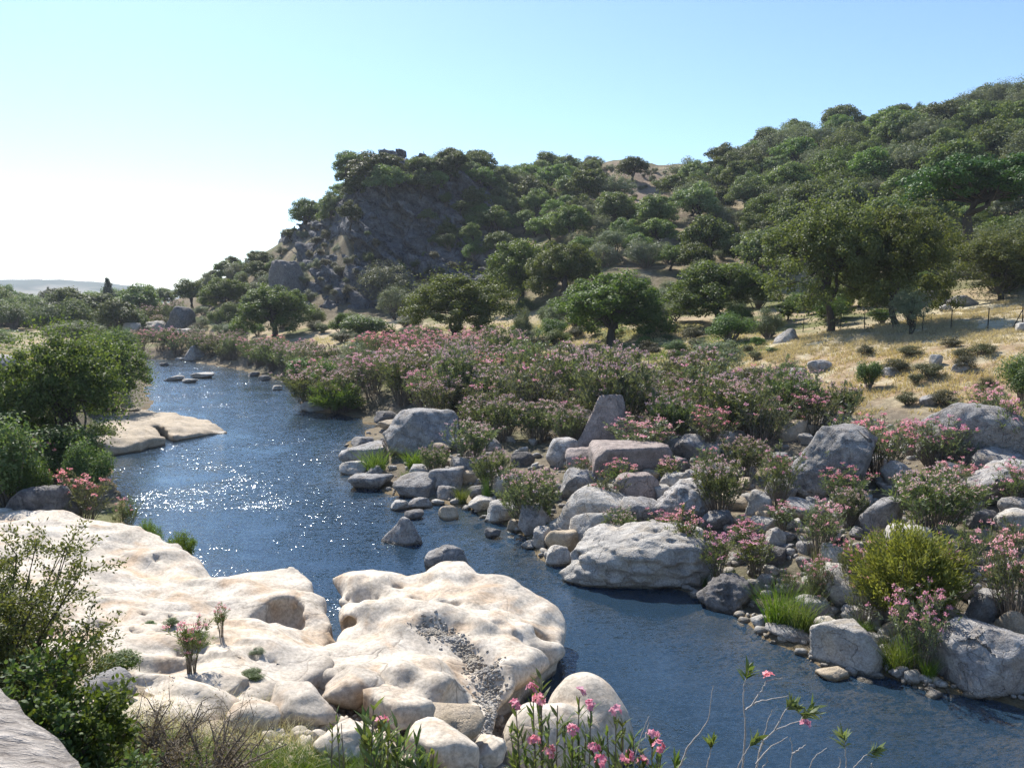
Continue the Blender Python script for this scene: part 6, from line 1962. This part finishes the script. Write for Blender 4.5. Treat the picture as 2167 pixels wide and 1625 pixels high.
grass_field('dry_grass', 'dry straw coloured grass covering the fenced meadow', 'drygrass', 40000, SLOPE, 0.26, 0.035, 401)
grass_field('dry_grass', 'thin dry grass clinging to the eroded slope below the meadow', 'drygrass', 14000, [(1500, 790), (1640, 770), (1800, 742), (2000, 735), (2260, 728), (2260, 870), (2000, 885), (1800, 880), (1640, 850)], 0.24, 0.035, 407)
grass_field('grass', 'short green and yellow grass on the valley floor under the oaks', 'sedge', 16000, [(1060, 760), (1180, 735), (1400, 720), (1600, 715), (1640, 745), (1480, 790), (1300, 790), (1100, 780)], 0.16, 0.04, 402)
grass_field('dry_grass', 'dry grass between the oaks of the valley floor', 'drygrass', 26000, [(640, 720), (800, 690), (1000, 690), (1250, 680), (1600, 690), (1640, 750), (1400, 800), (1100, 790), (800, 740)], 0.22, 0.05, 403)
grass_field('dry_grass', 'straw mound grass at the left edge', 'drygrass', 5000, [(-150, 800), (-150, 745), (60, 750), (110, 830), (60, 860), (-100, 850)], 0.3, 0.03, 404)
grass_field('dry_grass', 'dry brown grass and stalks of the near bank', 'drygrass', 3500, [(230, 1440), (330, 1420), (560, 1470), (640, 1560), (760, 1640), (200, 1640)], 0.30, 0.007, 405, bend=0.9)
grass_field('grass', 'green grass of the near bank at the bottom edge', 'sedge', 9000, [(180, 1540), (420, 1580), (760, 1600), (860, 1650), (160, 1680)], 0.24, 0.009, 406, bend=0.8)

# ------------------------------------------------------------------ near bank plants
def lance(mb, C, D, N, L, Wd, t, curl=0.12):
    """long leaf of four cross sections with a slight curl"""
    C = np.asarray(C, float)
    n = len(C)
    D = D / (np.linalg.norm(D, axis=1, keepdims=True) + 1e-9)
    sd = np.cross(D, N)
    sd /= np.linalg.norm(sd, axis=1, keepdims=True) + 1e-9
    nn = np.cross(sd, D)
    L = np.broadcast_to(np.asarray(L, float), (n,))[:, None]
    Wd = np.broadcast_to(np.asarray(Wd, float), (n,))[:, None]
    rows = []
    for k, w in ((0.0, 0.12), (0.3, 0.9), (0.62, 0.85), (1.0, 0.04)):
        c = C + D * L * k - nn * L * curl * k * k
        rows += [c - sd * Wd * w / 2 + nn * Wd * 0.15 * w, c + sd * Wd * w / 2 + nn * Wd * 0.15 * w]
    V = np.stack(rows, 1)
    F = np.concatenate([np.array([[2 * k, 2 * k + 1, 2 * k + 3, 2 * k + 2]]) + (np.arange(n) * 8)[:, None] for k in range(3)])
    mb.add(V.reshape(-1, 3), F, np.repeat(np.broadcast_to(np.asarray(t, float), (n,)), 8))

def leaf_spray(mb, rng, path, n, k0, L=0.115, Wd=0.022, spread=0.55):
    path = np.asarray(path)
    tt = k0 + (1 - k0) * rng.random(n) ** 0.8
    f = tt * (len(path) - 1)
    i = np.minimum(f.astype(int), len(path) - 2)
    ff = (f - i)[:, None]
    p = path[i] * (1 - ff) + path[i + 1] * ff
    ax = path[-1] - path[-2]
    ax = ax / np.linalg.norm(ax)
    d = rvec(rng, n) * spread + ax * 0.8
    nrm = ax - d * 0.3 + rvec(rng, n) * 0.35
    lance(mb, p, d, nrm, L * rng.uniform(0.6, 1.15, n), Wd * rng.uniform(0.8, 1.2, n), np.clip(rng.normal(0.5, 0.25, n), 0, 1))

def flower_head(mb, rng, c, n=7, r=0.035, s=0.026):
    """a head of five petalled flowers"""
    for k in range(n):
        d = rvec(rng, 1)[0]
        d[2] = abs(d[2])
        o = c + d * r * rng.uniform(0.5, 1.2)
        a = np.cross(d, (0.3, 0.5, 0.81))
        a /= np.linalg.norm(a)
        b = np.cross(d, a)
        th = np.arange(5) * 2 * math.pi / 5 + rng.uniform(0, 6)
        ax = np.cos(th)[:, None] * a + np.sin(th)[:, None] * b + d * 0.35
        mb.leaves(np.repeat(o[None], 5, 0), ax, np.repeat(d[None], 5, 0) + 0.1 * rvec(rng, 5), s * rng.uniform(0.85, 1.15, 5), s * 0.85, np.clip(rng.normal(0.45, 0.3, 5), 0, 1))

def near_oleander(label, foot, tips, Y, seed, name='oleander_bush', leafmat='oleander_fg', leafn=36, stemmat='stem', L=0.115, Wd=0.022, clusters=()):
    """stems from one foot on the bank to tips seen at photograph pixels at distance Y; tip = (px, py, dY, flower)"""
    rng = np.random.default_rng(seed)
    base = P(foot, 1500, Y)
    base[2] = H1(base[0], base[1])
    root = obj(name, None, loc=base)
    tag(root, label, 'oleander')
    wood, fol, fl = MB(), MB(), MB()
    for px, py, dy, flw in tips:
        tip = P(px, py, Y + dy) - base
        ft = np.array((tip[0] * 0.25 + rng.normal(0, 0.05), tip[1] * 0.25 + rng.normal(0, 0.05), -0.08))
        t = np.linspace(0, 1, 9)[:, None]
        path = ft + (tip - ft) * np.concatenate([t ** 1.35, t ** 1.35, t], 1) + np.sin(t * math.pi) * rng.normal(0, 0.04, 3)
        wood, fol, fl = MB(), MB(), MB()
        wood.tube(path, np.linspace(0.011, 0.0035, 9), 6)
        leaf_spray(fol, rng, path, leafn, 0.68, L, Wd)
        if rng.random() < 0.6:
            e = path[6] + np.array((rng.normal(0, 0.12), rng.normal(0, 0.12), rng.uniform(0.08, 0.2)))
            p2 = np.stack([path[6], (path[6] + e) / 2, e])
            wood.tube(p2, [0.005, 0.004, 0.003], 5)
            leaf_spray(fol, rng, p2, leafn // 2, 0.2, L, Wd)
        if flw:
            flower_head(fl, rng, tip + np.array((0, 0, 0.02)), 7 + rng.integers(5))
            obj('flower_head', fl.build('flower_head', M['pink'], False), root)['kind'] = 'stuff'
        st = obj('stem', wood.build('stem', M[stemmat]), root)
        obj('leaves', fol.build('leaves', M[leafmat], False), st)['kind'] = 'stuff'
    return root

near_oleander('pink flowering oleander in the bottom centre, nearest to the viewer', 1200, [
    (1145, 1436, 0.0, 0), (1128, 1462, 0.1, 1), (1142, 1488, -0.1, 1), (1226, 1474, 0.1, 1), (1250, 1500, 0.0, 1), (1092, 1500, 0.0, 1), (1102, 1548, 0.1, 0), (1212, 1552, -0.2, 1), (1226, 1566, 0.0, 0),
    (1180, 1492, 0.2, 0), (1160, 1525, 0.1, 0), (1132, 1575, -0.1, 1), (1112, 1590, 0.0, 0), (1195, 1530, 0.2, 0), (1080, 1540, 0.2, 0), (1240, 1545, 0.2, 0), (1165, 1600, -0.2, 1), (1090, 1610, 0, 0), (1210, 1605, 0, 0)], 4.9, 501)
near_oleander('pink oleander at the bottom right of the nearest one', 1330, [
    (1303, 1513, 0.0, 1), (1284, 1540, 0.1, 0), (1256, 1590, 0.0, 1), (1318, 1530, 0.0, 0), (1380, 1562, 0.0, 1), (1392, 1588, -0.1, 1), (1340, 1560, 0.1, 0), (1326, 1608, -0.2, 1), (1272, 1562, 0.2, 0), (1400, 1596, 0.1, 0), (1355, 1590, 0.0, 0),
    (1300, 1590, 0.1, 0), (1430, 1612, 0.0, 0), (1270, 1618, -0.1, 1), (1362, 1618, 0.0, 1)], 4.8, 502)
near_oleander('green leafy oleander shoots at the bottom left of centre', 790, [
    (790, 1500, 0.0, 0), (772, 1530, 0.1, 0), (805, 1545, 0.2, 0), (840, 1530, 0.0, 0), (822, 1560, -0.1, 0), (775, 1570, 0.0, 0), (855, 1560, 0.1, 0), (806, 1534, 0.1, 1), (790, 1600, -0.1, 0), (840, 1600, 0.0, 0)], 4.3, 503, leafn=34, L=0.13, Wd=0.026)
near_oleander('low green oleander shoots right of the taller shoots', 890, [
    (880, 1572, 0.0, 0), (900, 1585, 0.1, 0), (918, 1590, 0.0, 0), (868, 1600, 0.0, 0), (905, 1610, 0.0, 0), (890, 1620, -0.1, 0)], 4.3, 504, leafn=34, L=0.12, Wd=0.024)
near_oleander('small yellow green sprig between the pale slabs', 712, [(712, 1508, 0, 0), (722, 1530, 0.05, 0), (704, 1535, 0, 0)], 6.0, 505, leafn=14, L=0.08, Wd=0.02)

def bare_oleander():
    Y = 4.7
    rng = np.random.default_rng(510)
    base = P(1640, 1500, Y)
    base[2] = H1(base[0], base[1])
    root = obj('oleander_bush', None, loc=base)
    tag(root, 'nearly bare grey oleander twigs over the dark water', 'oleander')
    wood, fol, fl = MB(), MB(), MB()
    paths = [[(1572, 1625), (1577, 1540), (1573, 1480), (1573, 1450), (1586, 1418)], [(1577, 1502), (1600, 1485), (1635, 1478), (1668, 1472)], [(1590, 1492), (1612, 1460), (1622, 1440), (1655, 1434)],
             [(1600, 1625), (1612, 1570), (1640, 1545), (1690, 1526), (1715, 1500)], [(1640, 1545), (1660, 1505), (1672, 1490)], [(1610, 1590), (1616, 1555), (1634, 1500)], [(1437, 1625), (1455, 1580), (1480, 1552), (1500, 1520), (1508, 1450)],
             [(1340, 1625), (1352, 1572), (1372, 1516)], [(1366, 1560), (1374, 1526)], [(1600, 1615), (1630, 1580), (1668, 1558)], [(1672, 1625), (1678, 1590), (1672, 1560)], [(1678, 1595), (1705, 1575)], [(1712, 1625), (1725, 1600), (1750, 1582)],
             [(1790, 1625), (1790, 1590), (1786, 1560)], [(1805, 1625), (1830, 1600), (1850, 1588)], [(1560, 1625), (1578, 1590), (1596, 1565)], [(1495, 1625), (1502, 1600), (1506, 1575)], [(1612, 1625), (1625, 1610), (1622, 1600)], [(1775, 1625), (1780, 1610), (1774, 1600)],
             [(1845, 1625), (1846, 1612)]]
    ends = {0: (18, 0), 1: (0, 0), 3: (16, 1), 4: (26, 0), 13: (16, 0), 14: (14, 0), 15: (14, 0), 16: (22, 0)}
    for k, pp in enumerate(paths):
        dy = rng.normal(0, 0.08)
        pts = np.array([P(a, b, Y + dy) - base for a, b in pp])
        if pp[0][1] >= 1625:
            ft = np.array((pts[0][0] * 0.3, pts[0][1] * 0.3, -0.1))
            pts = np.concatenate([[ft, ft * 0.5 + pts[0] * 0.5 + rng.normal(0, 0.02, 3)], pts])
        # smooth the path a little
        t = np.linspace(0, len(pts) - 1, 4 * len(pts))
        fine = np.stack([np.interp(t, np.arange(len(pts)), pts[:, j]) for j in range(3)], 1) + rng.normal(0, 0.0022, (len(t), 3))
        r0 = 0.0085 if pp[0][1] >= 1625 and len(pp) > 3 else 0.0055
        wood = MB()
        wood.tube(fine, np.linspace(r0, 0.0022, len(fine)), 6)
        st = obj('twig', wood.build('twig', M['twig']), root)
        if k in ends:
            n, f = ends[k]
            if n:
                fol = MB()
                leaf_spray(fol, rng, fine[-6:], n, 0.2, 0.10, 0.022, 0.6)
                obj('leaves', fol.build('leaves', M['oleander_fg'], False), st)['kind'] = 'stuff'
            if f:
                flower_head(fl, rng, P(1703, 1532, Y) - base, 5, 0.025)
                obj('flower_head', fl.build('flower_head', M['pink'], False), root)['kind'] = 'stuff'
                fl = MB()
    fol = MB()
    leaf_spray(fol, rng, np.array([P(1672, 1490, Y), P(1690, 1510, Y), P(1730, 1505, Y)]) - base, 26, 0.0, 0.10, 0.022, 0.7)
    obj('leaves', fol.build('leaves', M['oleander_fg'], False), root)['kind'] = 'stuff'
    flower_head(fl, rng, P(1626, 1434, Y) - base, 6, 0.03)
    obj('flower_head', fl.build('flower_head', M['pink'], False), root)['kind'] = 'stuff'
bare_oleander()

# ------------------------------------------------------------------ shrubs of the near left corner
def near_shrub(label, foot, Y, w, h, seed, mat, n=9000, L=0.03, Wd=0.012, name='shrub', lean=(0, 0), branches=26, gap=0.3, bark='bark', zc=None):
    """airy shrub: branches fanning out from one foot, twigs with small leaves"""
    rng = np.random.default_rng(seed)
    base = P(foot, 1500, Y)
    base[2] = H1(base[0], base[1]) - 0.03
    root = obj(name, None, loc=base)
    tag(root, label, 'shrub')
    wood, fol = MB(), MB()
    per = n // (branches * 7)
    for b in range(branches):
        th = rng.uniform(0, 6.28)
        q = math.sqrt(rng.random())
        tip = np.array((math.cos(th) * q * w / 2 + lean[0], math.sin(th) * q * w / 2 + lean[1], h * rng.uniform(0.45, 1.0) * (1 - 0.35 * q * q)))
        t = np.linspace(0, 1, 8)[:, None]
        pts = tip * np.concatenate([t ** 1.2, t ** 1.2, t ** 0.85], 1) + np.sin(t * math.pi) * rng.normal(0, 0.06, 3)
        wood.tube(pts, np.linspace(0.022, 0.004, 8), 5)
        for s in range(7):
            k = rng.integers(3, 8)
            e = pts[k] + rvec(rng, 1)[0] * w * 0.16 + np.array((0, 0, 0.05))
            tw = np.stack([pts[k], (pts[k] + e) / 2 + rng.normal(0, 0.015, 3), e])
            wood.tube(tw, [0.005, 0.003, 0.0015], 4)
            m = per
            f = rng.random(m)[:, None]
            p = tw[0] * (1 - f) + tw[2] * f + rng.normal(0, 0.02 + L * 0.35, (m, 3))
            d = rvec(rng, m) + (tw[2] - tw[0]) / np.linalg.norm(tw[2] - tw[0]) * 0.6
            nrm = rvec(rng, m) + np.array((0, 0, 0.7))
            lance(fol, p, d, nrm, L * rng.uniform(0.7, 1.3, m), Wd * rng.uniform(0.8, 1.2, m), np.clip(rng.normal(0.45, 0.25, m), 0, 1)) if L > 0.045 else fol.leaves(p, d, nrm, L * rng.uniform(0.7, 1.3, m), Wd, np.clip(rng.normal(0.45, 0.25, m), 0, 1))
    obj('stems', wood.build('stems', M[bark]), root)['kind'] = 'stuff'
    obj('foliage', fol.build('foliage', M[mat], False), root)['kind'] = 'stuff'

near_shrub('airy olive green shrub reaching in from the left edge over the ledge', -20, 7.4, 2.4, 2.6, 521, 'near_olive', 42000, 0.044, 0.02, branches=60)
near_shrub('leafy green shrub close behind the stone parapet', 110, 6.2, 1.2, 1.75, 522, 'near_green', 12000, 0.055, 0.03, branches=34)
near_shrub('shiny leafed shrub at the left edge under the airy one', 20, 5.8, 1.3, 1.8, 523, 'near_green', 12000, 0.055, 0.03, branches=34)
near_shrub('low leafy green shrub right of the parapet corner', 200, 5.5, 0.9, 1.25, 524, 'near_green', 8000, 0.05, 0.026, branches=26)
near_shrub('yellowish low bush at the bottom edge left', 290, 5.6, 0.9, 1.0, 525, 'near_olive', 9000, 0.04, 0.018, branches=26)
near_shrub('brown twiggy dry bush left of the pale slabs', 440, 7.4, 1.5, 1.0, 526, 'near_dry', 6000, 0.028, 0.008, branches=46, bark='stem')
near_shrub('second brown twiggy bush nearer the bottom edge', 520, 6.4, 1.3, 0.85, 527, 'near_dry', 6000, 0.028, 0.008, branches=40, bark='stem')
near_shrub('brown twiggy bush beside the leafy green shrub', 320, 7.6, 1.2, 0.95, 528, 'near_dry', 5000, 0.028, 0.008, branches=36, bark='stem')
near_shrub('green herb bush at the bottom edge', 420, 5.3, 1.0, 0.75, 529, 'near_green', 8000, 0.04, 0.016, branches=30)
near_shrub('grey green herb bush at the bottom edge right', 600, 5.4, 0.9, 0.7, 530, 'near_olive', 7000, 0.036, 0.014, branches=28)
near_shrub('small purplish dry bush below the flat slab', 735, 6.6, 0.5, 0.45, 531, 'near_dry', 1800, 0.024, 0.01, branches=16, bark='stem')
near_shrub('dark low green bush by the foot of the green shoots', 740, 4.9, 0.7, 0.8, 532, 'near_green', 5000, 0.045, 0.018, branches=20)

near_shrub('spreading green bush at the bottom left of the dry twigs', 350, 6.0, 1.0, 0.95, 533, 'near_green', 9000, 0.042, 0.018, branches=30)
near_shrub('olive green bush in front of the brown twigs', 480, 5.6, 0.9, 0.8, 534, 'near_olive', 8000, 0.038, 0.016, branches=28)

# little plants rooted in cracks of the pale ledge
GK = 'small plants on the pale ledge'
for kind, px, py, z, w, h, lb in [
        ('ole_tall', 405, 1440, 1.55, 0.55, 0.95, 'small oleander with a dense pink head on the ledge'), 
        ('ole_tall', 470, 1372, 1.4, 0.3, 0.62, 'thin oleander sprig alone on the white rock'), ('greenbush', 410, 1385, 1.45, 0.5, 0.22, 'cushion of green leaves below the tiny oleander'),
        ('greenbush', 315, 1314, 1.45, 0.28, 0.16, 'round green cushion on the bare white ledge'), ('greenbush', 365, 1345, 1.45, 0.32, 0.2, 'green cushion left of the tiny oleander'),
        ('bright', 250, 1420, 1.75, 0.7, 0.42, 'bright leafy cushion at the ledge foot'), 
        ('olivebush', 545, 1400, 1.4, 0.25, 0.14, 'dry tuft by the brown flat stone'), ('bright', 535, 1460, 1.4, 0.4, 0.16, 'flat green tuft in the rock crack')]:
    g = W(px, py, z)
    plant(kind, (g[0], g[1], drop(g[0], g[1]) - 0.03), w, h, lb, GK)

# ------------------------------------------------------------------ haze over the valley
def haze():
    import bmesh
    bm = bmesh.new()
    bmesh.ops.create_cube(bm, size=1)
    me = bpy.data.meshes.new('haze')
    bm.to_mesh(me)
    bm.free()
    o = obj('haze', me, loc=(0, 2400, 36.0), scale=(9000, 5300, 80))
    m, nt, N, L, out = nodes_of('valley_haze')
    v = N.new('ShaderNodeVolumePrincipled')
    v.inputs['Color'].default_value = (0.80, 0.88, 1.0, 1)
    v.inputs['Density'].default_value = 0.0002
    v.inputs['Anisotropy'].default_value = 0.35
    L.new(v.outputs[0], out.inputs['Volume'])
    me.materials.append(m)
    o.visible_shadow = True
    tag(o, 'thin bluish haze filling the valley', 'haze', kind='stuff')
haze()
